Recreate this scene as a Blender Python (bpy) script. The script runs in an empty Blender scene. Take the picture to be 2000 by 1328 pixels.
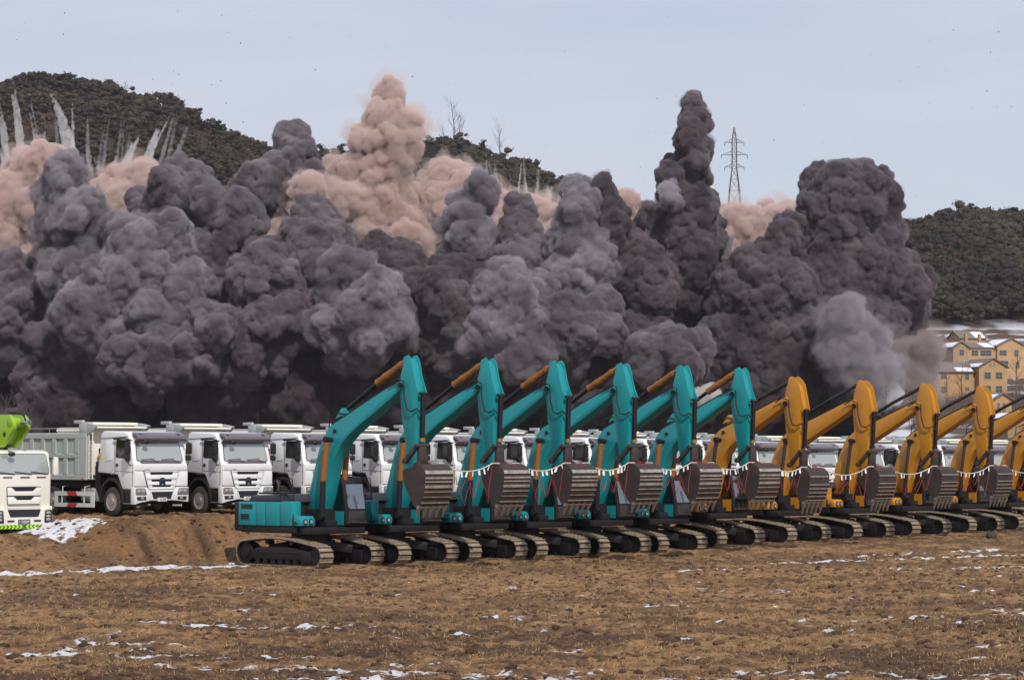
import bpy, bmesh, math, random
import numpy as np
from mathutils import Vector, Matrix

S = bpy.context.scene
C = S.collection
R = random.Random(7)
PI = math.pi

# ------------------------------------------------------------------ camera, sky, sun, exposure
FPX, TH, CAMH = 5000.0, 0.0447, 3.9
cam = bpy.data.cameras.new('camera')
camo = bpy.data.objects.new('camera', cam)
C.objects.link(camo)
S.camera = camo
cam.lens, cam.sensor_width, cam.clip_start, cam.clip_end = 90, 36, 1, 8000
camo.location = (0, 0, CAMH)
camo.rotation_euler = (PI / 2 + TH, 0, 0)

SUN_AZ, SUN_EL = math.radians(19), math.radians(44)
W = bpy.data.worlds.new('World')
S.world = W
W.use_nodes = True
nt = W.node_tree
bg = nt.nodes['Background']
sky = nt.nodes.new('ShaderNodeTexSky')
sky.sky_type = 'NISHITA'
sky.sun_disc = False
sky.sun_elevation = SUN_EL
sky.sun_rotation = PI - SUN_AZ
sky.dust_density = 0.6
sky.ozone_density = 2.0
tc = nt.nodes.new('ShaderNodeTexCoord')
mp = nt.nodes.new('ShaderNodeMapping')
mp.inputs['Scale'].default_value = (3, 3, 14)
ns = nt.nodes.new('ShaderNodeTexNoise')
ns.inputs['Scale'].default_value = 2.2
ns.inputs['Detail'].default_value = 5
cr = nt.nodes.new('ShaderNodeMapRange')
cr.inputs['From Min'].default_value = 0.35
cr.inputs['From Max'].default_value = 0.7
cr.inputs['To Min'].default_value = 0.62
cr.inputs['To Max'].default_value = 0.86
mx = nt.nodes.new('ShaderNodeMixRGB')
mx.inputs['Color2'].default_value = (6.5, 6.75, 7.75, 1)      # thin high overcast
nt.links.new(tc.outputs['Generated'], mp.inputs[0])
nt.links.new(mp.outputs[0], ns.inputs['Vector'])
nt.links.new(ns.outputs[0], cr.inputs[0])
nt.links.new(cr.outputs[0], mx.inputs['Fac'])
nt.links.new(sky.outputs[0], mx.inputs['Color1'])
nt.links.new(mx.outputs[0], bg.inputs[0])
bg.inputs[1].default_value = 0.1

sl = bpy.data.lights.new('sun', 'SUN')
sl.energy, sl.angle, sl.color = 3.6, math.radians(1.0), (1, .95, .88)
so = bpy.data.objects.new('sun', sl)
C.objects.link(so)
sd = Vector((math.sin(SUN_AZ) * math.cos(SUN_EL), -math.cos(SUN_AZ) * math.cos(SUN_EL), math.sin(SUN_EL)))
so.rotation_euler = sd.to_track_quat('Z', 'Y').to_euler()
S.view_settings.view_transform = 'Standard'
S.view_settings.look = 'None'
S.view_settings.exposure = 0.0
S.view_settings.gamma = 1
S.cycles.volume_bounces = 2
S.cycles.transparent_max_bounces = 64
S.cycles.max_bounces = 8
S.cycles.use_denoising = True

# ------------------------------------------------------------------ helpers
def pix(px, py, Y):
    """the point at distance Y on the line of sight of a photo pixel (used once, to measure the place)"""
    dx, dz = (px - 1000) / FPX, (664 - py) / FPX
    c, s = math.cos(TH), math.sin(TH)
    v = (dx, c - dz * s, s + dz * c)
    k = Y / v[1]
    return np.array([v[0] * k, Y, CAMH + v[2] * k])

def tag(o, label=None, cat=None, group=None, kind=None):
    if label: o['label'] = label
    if cat: o['category'] = cat
    if group: o['group'] = group
    if kind: o['kind'] = kind
    return o

def empty(name, loc=(0, 0, 0), rz=0):
    o = bpy.data.objects.new(name, None)
    o.empty_display_size = .3
    C.objects.link(o)
    o.location = loc
    o.rotation_euler = (0, 0, rz)
    return o

def copy_tree(o, parent=None):
    c = o.copy()
    C.objects.link(c)
    if parent is not None:
        c.parent = parent
    for ch in [x for x in o.children]:
        copy_tree(ch, c)
    return c

def np_mesh(name, V, Fc, mat, parent=None, smooth=False, col=None, loc=None):
    """mesh object from numpy arrays, faces all of one size"""
    V = np.asarray(V, dtype=np.float32)
    Fc = np.asarray(Fc, dtype=np.int32)
    if loc is not None:
        V = V - np.asarray(loc, dtype=np.float32)
    me = bpy.data.meshes.new(name)
    me.vertices.add(len(V))
    me.vertices.foreach_set('co', V.ravel())
    me.loops.add(Fc.size)
    me.loops.foreach_set('vertex_index', Fc.ravel())
    me.polygons.add(len(Fc))
    me.polygons.foreach_set('loop_start', np.arange(0, Fc.size, Fc.shape[1], dtype=np.int32))
    if smooth:
        me.polygons.foreach_set('use_smooth', np.ones(len(Fc), bool))
    me.update(calc_edges=True)
    if col is not None:
        at = me.attributes.new('col', 'FLOAT_COLOR', 'POINT')
        cc = np.ones((len(V), 4), np.float32)
        cc[:, :col.shape[1]] = col
        at.data.foreach_set('color', cc.ravel())
    if mat: me.materials.append(mat)
    o = bpy.data.objects.new(name, me)
    C.objects.link(o)
    if loc is not None: o.location = loc
    if parent is not None: o.parent = parent
    return o

class MB:
    def __init__(s):
        s.v, s.f = [], []
    def add(s, vs, fs):
        n = len(s.v)
        s.v += [tuple(p) for p in vs]
        s.f += [tuple(i + n for i in f) for f in fs]
        return s
    def box(s, x0, x1, y0, y1, z0, z1):
        return s.add([(x0, y0, z0), (x1, y0, z0), (x1, y1, z0), (x0, y1, z0), (x0, y0, z1), (x1, y0, z1), (x1, y1, z1), (x0, y1, z1)],
                     [(0, 3, 2, 1), (4, 5, 6, 7), (0, 1, 5, 4), (1, 2, 6, 5), (2, 3, 7, 6), (3, 0, 4, 7)])
    def hexa(s, p):       # 8 points, bottom 4 then top 4
        return s.add(p, [(0, 3, 2, 1), (4, 5, 6, 7), (0, 1, 5, 4), (1, 2, 6, 5), (2, 3, 7, 6), (3, 0, 4, 7)])
    def prism(s, poly, a, b, axis='y'):
        n = len(poly)
        def P(p, t):
            if axis == 'y': return (p[0], t, p[1])
            if axis == 'x': return (t, p[0], p[1])
            return (p[0], p[1], t)
        vs = [P(p, a) for p in poly] + [P(p, b) for p in poly]
        fs = [tuple(range(n)), tuple(range(2 * n - 1, n - 1, -1))]
        for i in range(n):
            j = (i + 1) % n
            fs.append((j, i, i + n, j + n))
        return s.add(vs, fs)
    def tube(s, pts, r, n=8, caps=True):
        pts = [Vector(p) for p in pts]
        rs = r if isinstance(r, (list, tuple)) else [r] * len(pts)
        rings, up = [], None
        for i, p in enumerate(pts):
            t = (pts[min(i + 1, len(pts) - 1)] - pts[max(i - 1, 0)])
            t = t.normalized() if t.length > 1e-9 else Vector((0, 0, 1))
            if up is None:
                up = t.orthogonal().normalized()
            up = (up - t * up.dot(t))
            up = up.normalized() if up.length > 1e-6 else t.orthogonal().normalized()
            b = t.cross(up)
            rings.append([p + (up * math.cos(2 * PI * k / n) + b * math.sin(2 * PI * k / n)) * rs[i] for k in range(n)])
        vs = [q for rg in rings for q in rg]
        fs = []
        for i in range(len(pts) - 1):
            for k in range(n):
                l = (k + 1) % n
                fs.append((i * n + k, i * n + l, (i + 1) * n + l, (i + 1) * n + k))
        if caps:
            fs.append(tuple(range(n - 1, -1, -1)))
            m = (len(pts) - 1) * n
            fs.append(tuple(range(m, m + n)))
        return s.add(vs, fs)
    def bar(s, p, q, w, h, up=(0, 0, 1)):
        p, q = Vector(p), Vector(q)
        t = (q - p).normalized()
        u = Vector(up)
        u = (u - t * u.dot(t))
        u = u.normalized() if u.length > 1e-6 else t.orthogonal().normalized()
        b = t.cross(u)
        o = [(-w / 2, -h / 2), (w / 2, -h / 2), (w / 2, h / 2), (-w / 2, h / 2)]
        a = [p + b * x + u * y for x, y in o]
        c = [q + b * x + u * y for x, y in o]
        return s.add(a + c, [(0, 1, 2, 3), (7, 6, 5, 4), (1, 0, 4, 5), (2, 1, 5, 6), (3, 2, 6, 7), (0, 3, 7, 4)])
    def ball(s, c, r, sub=1, sc=(1, 1, 1)):
        V, Fc = icos(sub)
        return s.add([(c[0] + p[0] * r * sc[0], c[1] + p[1] * r * sc[1], c[2] + p[2] * r * sc[2]) for p in V], [tuple(f) for f in Fc])
    def build(s, name, mat, parent=None, bevel=0, smooth=35, seg=2):
        me = bpy.data.meshes.new(name)
        me.from_pydata([tuple(p) for p in s.v], [], s.f)
        bm = bmesh.new()
        bm.from_mesh(me)
        bmesh.ops.recalc_face_normals(bm, faces=bm.faces)
        if bevel:
            ed = [e for e in bm.edges if len(e.link_faces) == 2 and e.calc_face_angle(0) > .5]
            bmesh.ops.bevel(bm, geom=ed, offset=bevel, segments=seg, affect='EDGES', profile=.5, clamp_overlap=True)
        bm.to_mesh(me)
        bm.free()
        if smooth:
            me.polygons.foreach_set('use_smooth', [True] * len(me.polygons))
            me.set_sharp_from_angle(angle=math.radians(smooth))
        me.materials.append(mat)
        o = bpy.data.objects.new(name, me)
        C.objects.link(o)
        if parent is not None: o.parent = parent
        return o

_ico = {}
def icos(n):
    if n not in _ico:
        bm = bmesh.new()
        bmesh.ops.create_icosphere(bm, subdivisions=n, radius=1)
        _ico[n] = (np.array([v.co[:] for v in bm.verts]), np.array([[v.index for v in f.verts] for f in bm.faces]))
        bm.free()
    return _ico[n]

def _hash(ix, iy, iz, seed):
    n = (ix * 73856093) ^ (iy * 19349663) ^ (iz * 83492791) ^ (seed * 2654435)
    n = ((n ^ (n >> 13)) * 1274126177) & 0x7fffffff
    n = ((n ^ (n >> 15)) * 2246822519) & 0x7fffffff
    return n ^ (n >> 11)

def vor(p, seed):
    """distance to the nearest cell point"""
    p = p.astype(np.float32)
    b = np.floor(p).astype(np.int64)
    f = (p - b).astype(np.float32)
    best = np.full(len(p), 9., np.float32)
    for x in (-1, 0, 1):
        for y in (-1, 0, 1):
            for z in (-1, 0, 1):
                n = _hash(b[:, 0] + x, b[:, 1] + y, b[:, 2] + z, seed)
                dx = (n & 1023) * np.float32(.9 / 1023) + x - f[:, 0]
                dy = ((n >> 10) & 1023) * np.float32(.9 / 1023) + y - f[:, 1]
                dz = ((n >> 20) & 1023) * np.float32(.9 / 1023) + z - f[:, 2]
                best = np.minimum(best, dx * dx + dy * dy + dz * dz)
    return np.sqrt(best)

def vn(x, y, seed=0):
    """2-D value noise, 0..1"""
    ix, iy = np.floor(x).astype(np.int64), np.floor(y).astype(np.int64)
    fx, fy = x - ix, y - iy
    fx, fy = fx * fx * (3 - 2 * fx), fy * fy * (3 - 2 * fy)
    h = lambda a, b: (_hash(a, b, a * 0 + 5, seed) & 65535) / 65535.
    return (h(ix, iy) * (1 - fx) + h(ix + 1, iy) * fx) * (1 - fy) + (h(ix, iy + 1) * (1 - fx) + h(ix + 1, iy + 1) * fx) * fy

def fbm(x, y, seed=0, o=4):
    a, t, w = 0, 0, 1.
    for k in range(o):
        a = a + w * vn(x * 2 ** k, y * 2 ** k, seed + k)
        t += w
        w *= .55
    return a / t

def sm(x, a=0., b=1.):
    t = np.clip((np.asarray(x, float) - a) / (b - a), 0, 1)
    return t * t * (3 - 2 * t)

# ------------------------------------------------------------------ materials
def mat(name, col, rough=.5, metal=0., var=.12, scale=3., spec=.5, dirt=None, dirt_amt=0., dscale=1.5, coat=0., bump=0.):
    m = bpy.data.materials.new(name)
    m.use_nodes = True
    t = m.node_tree
    b = t.nodes['Principled BSDF']
    b.inputs['Roughness'].default_value = rough
    b.inputs['Metallic'].default_value = metal
    b.inputs['Specular IOR Level'].default_value = spec
    b.inputs['Coat Weight'].default_value = coat
    b.inputs['Coat Roughness'].default_value = .12
    tcn = t.nodes.new('ShaderNodeTexCoord')
    n = t.nodes.new('ShaderNodeTexNoise')
    n.inputs['Scale'].default_value = scale
    n.inputs['Detail'].default_value = 6
    n.inputs['Roughness'].default_value = .65
    t.links.new(tcn.outputs['Object'], n.inputs['Vector'])
    r = t.nodes.new('ShaderNodeMapRange')
    r.inputs['From Min'].default_value = .25
    r.inputs['From Max'].default_value = .75
    r.inputs['To Min'].default_value = 1 - var
    r.inputs['To Max'].default_value = 1 + var
    t.links.new(n.outputs[0], r.inputs[0])
    mul = t.nodes.new('ShaderNodeVectorMath')
    mul.operation = 'SCALE'
    mul.inputs[0].default_value = col
    t.links.new(r.outputs[0], mul.inputs['Scale'])
    src = mul.outputs[0]
    if dirt:
        n2 = t.nodes.new('ShaderNodeTexNoise')
        n2.inputs['Scale'].default_value = dscale
        n2.inputs['Detail'].default_value = 8
        n2.inputs['Roughness'].default_value = .7
        t.links.new(tcn.outputs['Object'], n2.inputs['Vector'])
        r2 = t.nodes.new('ShaderNodeMapRange')
        r2.inputs['From Min'].default_value = .45
        r2.inputs['From Max'].default_value = .75
        r2.inputs['To Max'].default_value = dirt_amt
        t.links.new(n2.outputs[0], r2.inputs[0])
        mixn = t.nodes.new('ShaderNodeMixRGB')
        mixn.inputs['Color2'].default_value = (*dirt, 1)
        t.links.new(r2.outputs[0], mixn.inputs['Fac'])
        t.links.new(src, mixn.inputs['Color1'])
        src = mixn.outputs[0]
    t.links.new(src, b.inputs['Base Color'])
    if bump:
        bp = t.nodes.new('ShaderNodeBump')
        bp.inputs['Strength'].default_value = bump
        bp.inputs['Distance'].default_value = .03
        t.links.new(n.outputs[0], bp.inputs['Height'])
        t.links.new(bp.outputs[0], b.inputs['Normal'])
    return m

def glass(name, tint, refl=.5, gl=(.9, .95, .95), dust=0.):
    m = bpy.data.materials.new(name)
    m.use_nodes = True
    t = m.node_tree
    t.nodes.remove(t.nodes['Principled BSDF'])
    g = t.nodes.new('ShaderNodeBsdfGlossy')
    g.inputs['Roughness'].default_value = .06
    g.inputs['Color'].default_value = (*gl, 1)
    tr = t.nodes.new('ShaderNodeBsdfTransparent')
    tr.inputs['Color'].default_value = (*tint, 1)
    mxs = t.nodes.new('ShaderNodeMixShader')
    n = t.nodes.new('ShaderNodeTexNoise')
    n.inputs['Scale'].default_value = 1.3
    r = t.nodes.new('ShaderNodeMapRange')
    r.inputs['To Min'].default_value = refl - .12
    r.inputs['To Max'].default_value = refl + .12
    tcn = t.nodes.new('ShaderNodeTexCoord')
    t.links.new(tcn.outputs['Object'], n.inputs['Vector'])
    t.links.new(n.outputs[0], r.inputs[0])
    t.links.new(r.outputs[0], mxs.inputs[0])
    t.links.new(tr.outputs[0], mxs.inputs[1])
    t.links.new(g.outputs[0], mxs.inputs[2])
    src = mxs.outputs[0]
    if dust:
        d = t.nodes.new('ShaderNodeBsdfDiffuse')
        d.inputs['Color'].default_value = (.58, .60, .56, 1)
        m2 = t.nodes.new('ShaderNodeMixShader')
        m2.inputs[0].default_value = dust
        t.links.new(src, m2.inputs[1])
        t.links.new(d.outputs[0], m2.inputs[2])
        src = m2.outputs[0]
    t.links.new(src, t.nodes['Material Output'].inputs['Surface'])
    return m

DUST = (.22, .14, .085)
M = dict(
    teal=mat('teal_paint', (.003, .245, .27), .38, var=.06, dirt=DUST, dirt_amt=.05, coat=.2, spec=.4),
    yellow=mat('yellow_paint', (.49, .207, .010), .42, var=.07, dirt=DUST, dirt_amt=.12, coat=.25),
    dark=mat('dark_paint', (.011, .0095, .012), .5, var=.2, spec=.35, dirt=DUST, dirt_amt=.05),
    black=mat('black_rubber', (.012, .011, .012), .6, var=.2),
    hood=mat('dark_grey_hood', (.035, .033, .045), .45, var=.15),
    sleeve=mat('orange_cloth', (.27, .10, .018), .9, var=.3, scale=14, bump=.6),
    sleeve_black=mat('black_bellows', (.03, .026, .026), .7, var=.3, scale=12),
    chrome=mat('chrome_rod', (.55, .55, .58), .22, metal=1, var=.1),
    brass=mat('brass_collar', (.42, .25, .08), .4, metal=.7, var=.2),
    bucket=mat('rusty_bucket', (.048, .038, .036), .55, metal=.3, var=.3, scale=5, dirt=(.15, .085, .05), dirt_amt=.45, dscale=4),
    worn=mat('worn_steel', (.43, .38, .34), .4, metal=.45, var=.45, scale=7, dirt=(.12, .07, .045), dirt_amt=.6, dscale=5),
    tooth=mat('worn_tooth', (.22, .18, .155), .45, metal=.5, var=.4, scale=9),
    shoe=mat('muddy_track_shoe', (.33, .265, .185), .6, metal=.25, var=.35, scale=6, dirt=(.10, .065, .04), dirt_amt=.7, dscale=7),
    guard=mat('guard_paint', (.62, .65, .62), .5, var=.05, dirt=(.4, .34, .27), dirt_amt=.2),
    white=mat('white_paint', (.74, .74, .75), .32, var=.03, coat=.4, dirt=(.5, .44, .38), dirt_amt=.12, dscale=2),
    cream=mat('cream_white_paint', (.76, .73, .66), .3, var=.03, coat=.4),
    body=mat('grey_body_paint', (.40, .425, .42), .45, var=.05, dirt=(.45, .4, .34), dirt_amt=.15, dscale=2),
    canopy=mat('canopy_paint', (.76, .72, .64), .5, var=.08),
    visor=mat('smoked_visor', (.15, .12, .14), .25, metal=.2, var=.1, coat=.5),
    rim=mat('wheel_rim', (.36, .345, .34), .5, metal=.4, var=.15, dirt=DUST, dirt_amt=.6, dscale=4),
    tyre=mat('muddy_tyre', (.022, .02, .02), .8, var=.3, dirt=DUST, dirt_amt=.35, dscale=3),
    lamp=mat('lamp_lens', (.5, .5, .52), .1, metal=.5, var=.4, scale=14),
    amber=mat('amber_lens', (.6, .12, .01), .2),
    red=mat('red_paint', (.45, .02, .02), .5, var=.08),
    yellow_mark=mat('yellow_sticker', (.6, .42, .03), .5),
    plate=mat('plate_white', (.65, .65, .62), .4),
    ink=mat('plate_ink', (.02, .02, .025), .6),
    emblem=mat('emblem_dark', (.06, .075, .1), .3, metal=.6),
    lime=mat('lime_paint', (.25, .45, .012), .38, var=.06, coat=.3),
    lime_mark=mat('lime_chevron', (.42, .72, .02), .5),
    green_mark=mat('green_chevron', (.02, .12, .02), .5),
    windshield=glass('windshield_glass', (.30, .34, .33), .42, dust=.45),
    side_glass=glass('side_glass', (.12, .13, .12), .10),
    cab_glass=glass('cab_glass', (.35, .42, .42), .34),
    interior=mat('cab_interior', (.07, .065, .06), .8),
    seat=mat('seat_fabric', (.16, .15, .13), .9),
    rope=mat('white_rope', (.6, .56, .5), .9),
    tagm=mat('white_paper_tag', (.8, .8, .8), .8),
    redcord=mat('red_cord', (.36, .03, .035), .6),
    orange_wall=mat('ochre_plaster', (.42, .25, .12), .9, var=.1, scale=.8, dirt=(.3, .19, .10), dirt_amt=.5, dscale=.6),
    grey_wall=mat('grey_ochre_plaster', (.30, .20, .12), .9, var=.15, scale=.8),
    roof=mat('grey_tile_roof', (.16, .13, .12), .9, var=.2, scale=2),
    snow=mat('roof_snow', (.72, .75, .82), .8, var=.05),
    pane=mat('house_window', (.045, .055, .06), .2, var=.3),
    frame=mat('window_frame', (.3, .24, .17), .7),
    steel=mat('galvanised_steel', (.12, .105, .115), .5, metal=.4, var=.1),
    bark=mat('grey_bark', (.10, .075, .065), .9, var=.2),
    stone=mat('dark_stone', (.045, .035, .03), .9, var=.3),
)

def attr_mat(name, rough=.9, noise=.3, nscale=8., bump=0., bd=.02, spec=.2):
    m = bpy.data.materials.new(name)
    m.use_nodes = True
    t = m.node_tree
    b = t.nodes['Principled BSDF']
    b.inputs['Roughness'].default_value = rough
    b.inputs['Specular IOR Level'].default_value = spec
    a = t.nodes.new('ShaderNodeAttribute')
    a.attribute_name = 'col'
    g = t.nodes.new('ShaderNodeNewGeometry')
    n = t.nodes.new('ShaderNodeTexNoise')
    n.inputs['Scale'].default_value = nscale
    n.inputs['Detail'].default_value = 7
    n.inputs['Roughness'].default_value = .7
    t.links.new(g.outputs['Position'], n.inputs['Vector'])
    r = t.nodes.new('ShaderNodeMapRange')
    r.inputs['From Min'].default_value = .25
    r.inputs['From Max'].default_value = .75
    r.inputs['To Min'].default_value = 1 - noise
    r.inputs['To Max'].default_value = 1 + noise
    t.links.new(n.outputs[0], r.inputs[0])
    mul = t.nodes.new('ShaderNodeVectorMath')
    mul.operation = 'SCALE'
    t.links.new(a.outputs['Color'], mul.inputs[0])
    t.links.new(r.outputs[0], mul.inputs['Scale'])
    t.links.new(mul.outputs[0], b.inputs['Base Color'])
    if bump:
        bp = t.nodes.new('ShaderNodeBump')
        bp.inputs['Strength'].default_value = bump
        bp.inputs['Distance'].default_value = bd
        t.links.new(n.outputs[0], bp.inputs['Height'])
        t.links.new(bp.outputs[0], b.inputs['Normal'])
    return m, t, mul, b, n, g

# ------------------------------------------------------------------ terrain
T0 = np.array([-12.94, 94.54])               # front of the first dump truck
RW, HW = np.array([.7071, .7071]), np.array([.7071, -.7071])

def crest(t):
    return np.interp(t, [-14, -5.5, -4.2, -2.5, -1.0, 12, 28, 40, 70], [.95, .95, 1.0, 1.45, 1.64, 1.62, 1.5, 1.35, 1.2])

def field_z(t):
    return np.interp(t, [0, 14, 20, 26, 33, 41, 60], [0, 0, .15, .19, .23, .27, .3])

def ground_base(x, y):
    t = (x - T0[0]) * RW[0] + (y - T0[1]) * RW[1]
    q = (x - T0[0]) * HW[0] + (y - T0[1]) * HW[1]
    q0 = np.interp(t, [-8, -4, -2, 10, 24, 34], [-2.4, -2.2, .5, .7, .4, .2])
    q1 = np.interp(t, [-8, -4, -2, 10, 24, 34], [3.6, 3.6, 3.9, 4.0, 3.0, 2.4])
    fz = field_z(t) * (1 - sm(q, 10, 24))
    s = 1 - sm((q - q0) / (q1 - q0))
    return fz * (1 - s) + crest(t) * s, t, q, s

def axis(a, b, step, lo, hi, grow=1.25):
    xs = list(np.arange(a, b + 1e-6, step))
    d, x = step, a
    left = []
    while x > lo:
        d *= grow
        x -= d
        left.append(x)
    d, x = step, xs[-1]
    right = []
    while x < hi:
        d *= grow
        x += d
        right.append(x)
    return np.array(left[::-1] + xs + right)

def snow_amount(x, y, t, q):
    """where the photo has snow lying: strips at the foot of the bank, streaks and scraps in the field"""
    warp = (fbm(x * .5, y * .5, 31) - .5)
    base = np.zeros_like(x)
    # strip along the foot of the bank at the left
    d = q - 5.3 - warp * 2.0
    base = np.maximum(base, 1.15 * np.exp(-(d / 1.0) ** 2) * (1 - sm(t, .5, 6.0)))
    # slope beside the lime truck
    base = np.maximum(base, 1.15 * np.exp(-((t + 3.3) / 1.4) ** 4) * sm(q, -5.0, -3.0) * (1 - sm(q, -.6, .9)))
    # streaks in front of the yellow machines
    for (x0, y0, x1, y1, w, a) in ((9, 91, 21, 99.5, .5, .92), (13, 87.5, 24, 90.5, .7, .8), (5.5, 85.5, 8.5, 87, .35, .75), (12, 95.5, 19, 102, .55, .85), (-9.5, 60, -4, 57.5, .45, .8),
                                   (-10, 50.2, -3.5, 49.2, .4, .86), (-9, 53.5, -5.5, 51.8, .3, .8), (-6.5, 47.5, 0, 45.6, .5, .85), (3, 46.2, 11, 45.2, .5, .8), (-3, 55, 1, 57, .35, .66), (6, 60, 11, 62, .5, .66), (7, 53, 10.5, 52, .4, .7), (-6, 44.5, 10, 44.2, .5, .8)):
        dx, dy = x1 - x0, y1 - y0
        L = dx * dx + dy * dy
        k = np.clip(((x - x0) * dx + (y - y0) * dy) / L, 0, 1)
        dd = np.hypot(x - x0 - k * dx, y - y0 - k * dy) + warp * .9
        base = np.maximum(base, a * np.exp(-(dd / w) ** 2))
    sc = fbm(x * .9 + 7, y * .55, 77, 5)
    base = np.maximum(base, .60 * sm(sc, .60, .74) * (1 - sm(y, 74, 92)))
    fine = fbm(x * 4.5, y * 4.0, 12, 4)
    f2 = fbm(x * 1.6 + 9, y * 1.3, 13, 3)
    return .74 * sm(base * 1.0 + (fine - .5) * 1.5 + (f2 - .5) * 1.0, .45, 1.05)

def make_ground():
    xs = axis(-25, 33, .11, -500, 500)
    ys = axis(41, 118, .13, -120, 150)
    ys = np.append(ys[ys < 150], 150.)
    X, Y = np.meshgrid(xs, ys)
    x, y = X.ravel(), Y.ravel()
    z, t, q, s = ground_base(x, y)
    near = sm(y, 20, 42) * (1 - sm(np.abs(x - 4), 30, 60))
    lump = fbm(x * .7, y * .7, 3) - .5
    clod = fbm(x * 2.6, y * 2.6, 9, 4) - .5
    fine = vn(x * 8, y * 8, 21) - .5
    slope = s * (1 - s) * 4
    z = z + near * (lump * .16 + clod * .21 * (1 - .45 * slope) + fine * .07)
    # rain ruts running down the face of the bank
    wob = (vn(q * 1.7, t * 0 + 2, 8) - .5) * .25
    rut = np.exp(-((t + 1.67 + .46 * (q - .8) + wob) / .17) ** 2) + .9 * np.exp(-((t - .9 + .48 * (q - .8) + wob) / .16) ** 2) + .5 * np.exp(-((t - .2 + .47 * (q - .8) - wob) / .1) ** 2)
    z = z - .30 * rut * slope
    tracks = np.zeros_like(x)
    for c0, k0 in ((61.0, .10), (62.9, .10), (52.6, -.16), (54.3, -.16), (73.0, .22), (75.0, .22)):
        tracks = np.maximum(tracks, np.exp(-((y - c0 - k0 * x - (vn(x * .15, x * 0 + c0, 14) - .5) * 1.6) / .22) ** 2))
    tracks = tracks * (1 - sm(q, 9, 7)) * sm(vn(x * .12 + 5, y * .12, 6), .3, .6)
    z = z - near * tracks * .07
    # dirt rim along the crest
    z = z + .18 * np.exp(-((s - .93) / .06) ** 2) * (vn(t * .9, q * .2, 5)) * near
    sn = snow_amount(x, y, t, q)
    z = z + sn * .02
    c = np.zeros((len(x), 3))
    a = fbm(x * .35, y * .35, 40, 4)
    b = fbm(x * 3.5, y * 2.5, 44, 4)
    soil, straw, dk = np.array([.128, .073, .038]), np.array([.305, .180, .084]), np.array([.052, .033, .024])
    k = sm(b * .7 + a * .5, .42, .72)[:, None]
    c = soil * (1 - k) + straw * k
    k2 = sm(fbm(x * .28 + 3, y * .5, 50, 4), .48, .62)[:, None] * .8 * (1 - sm(y, 52, 75)[:, None] * .6)
    c = c * (1 - k2) + dk * k2
    kt = tracks[:, None] * .6
    c = c * (1 - kt) + dk * kt
    orange = np.array([.27, .125, .048])
    ko = (slope * sm(fbm(t * .9, q * .25, 61, 3), .4, .65))[:, None] * .5
    c = c * (1 - ko) + orange * ko
    kc = (slope * .35)[:, None]
    c = c * (1 - kc) + np.array([.20, .115, .058]) * kc
    c = np.concatenate([c, sn[:, None]], 1)
    kr = np.clip(rut * slope * 1.1, 0, .85)[:, None]
    c[:, :3] = c[:, :3] * (1 - kr) + np.array([.060, .032, .019]) * kr
    nx, ny = len(xs), len(ys)
    i = np.arange(nx * ny).reshape(ny, nx)
    Fc = np.stack([i[:-1, :-1].ravel(), i[:-1, 1:].ravel(), i[1:, 1:].ravel(), i[1:, :-1].ravel()], 1)
    m, tt, mul, b_, n_, g_ = attr_mat('earth', .95, .62, 8., 1.0, .09)
    at_ = next(n for n in tt.nodes if n.type == 'ATTRIBUTE')
    nz = tt.nodes.new('ShaderNodeTexNoise')
    nz.inputs['Scale'].default_value = 6.0
    nz.inputs['Detail'].default_value = 6
    nz.inputs['Roughness'].default_value = .75
    tt.links.new(g_.outputs['Position'], nz.inputs['Vector'])
    ad = tt.nodes.new('ShaderNodeMath'); ad.operation = 'MULTIPLY_ADD'
    ad.inputs[1].default_value = 1.9
    tt.links.new(nz.outputs[0], ad.inputs[0]); tt.links.new(at_.outputs['Alpha'], ad.inputs[2])
    st_ = tt.nodes.new('ShaderNodeMapRange')
    st_.inputs['From Min'].default_value = 1.34
    st_.inputs['From Max'].default_value = 1.58
    tt.links.new(ad.outputs[0], st_.inputs[0])
    mxs = tt.nodes.new('ShaderNodeMixRGB')
    mxs.inputs['Color2'].default_value = (.66, .66, .70, 1)
    tt.links.new(st_.outputs[0], mxs.inputs['Fac'])
    tt.links.new(mul.outputs[0], mxs.inputs['Color1'])
    tt.links.new(mxs.outputs[0], b_.inputs['Base Color'])
    o = np_mesh('ground', np.stack([x, y, z], 1), Fc, m, smooth=True, col=c)
    tag(o, 'brown stubbly field with scraps of snow and a dirt bank', None, None, 'structure')
    return xs, ys, z.reshape(ny, nx)

GX, GY, GZ = make_ground()
def gz(x, y):
    """height of the built ground"""
    x, y = np.atleast_1d(x), np.atleast_1d(y)
    ix = np.clip(np.searchsorted(GX, x) - 1, 0, len(GX) - 2)
    iy = np.clip(np.searchsorted(GY, y) - 1, 0, len(GY) - 2)
    fx = (x - GX[ix]) / (GX[ix + 1] - GX[ix])
    fy = (y - GY[iy]) / (GY[iy + 1] - GY[iy])
    return (GZ[iy, ix] * (1 - fx) + GZ[iy, ix + 1] * fx) * (1 - fy) + (GZ[iy + 1, ix] * (1 - fx) + GZ[iy + 1, ix + 1] * fx) * fy

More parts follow.
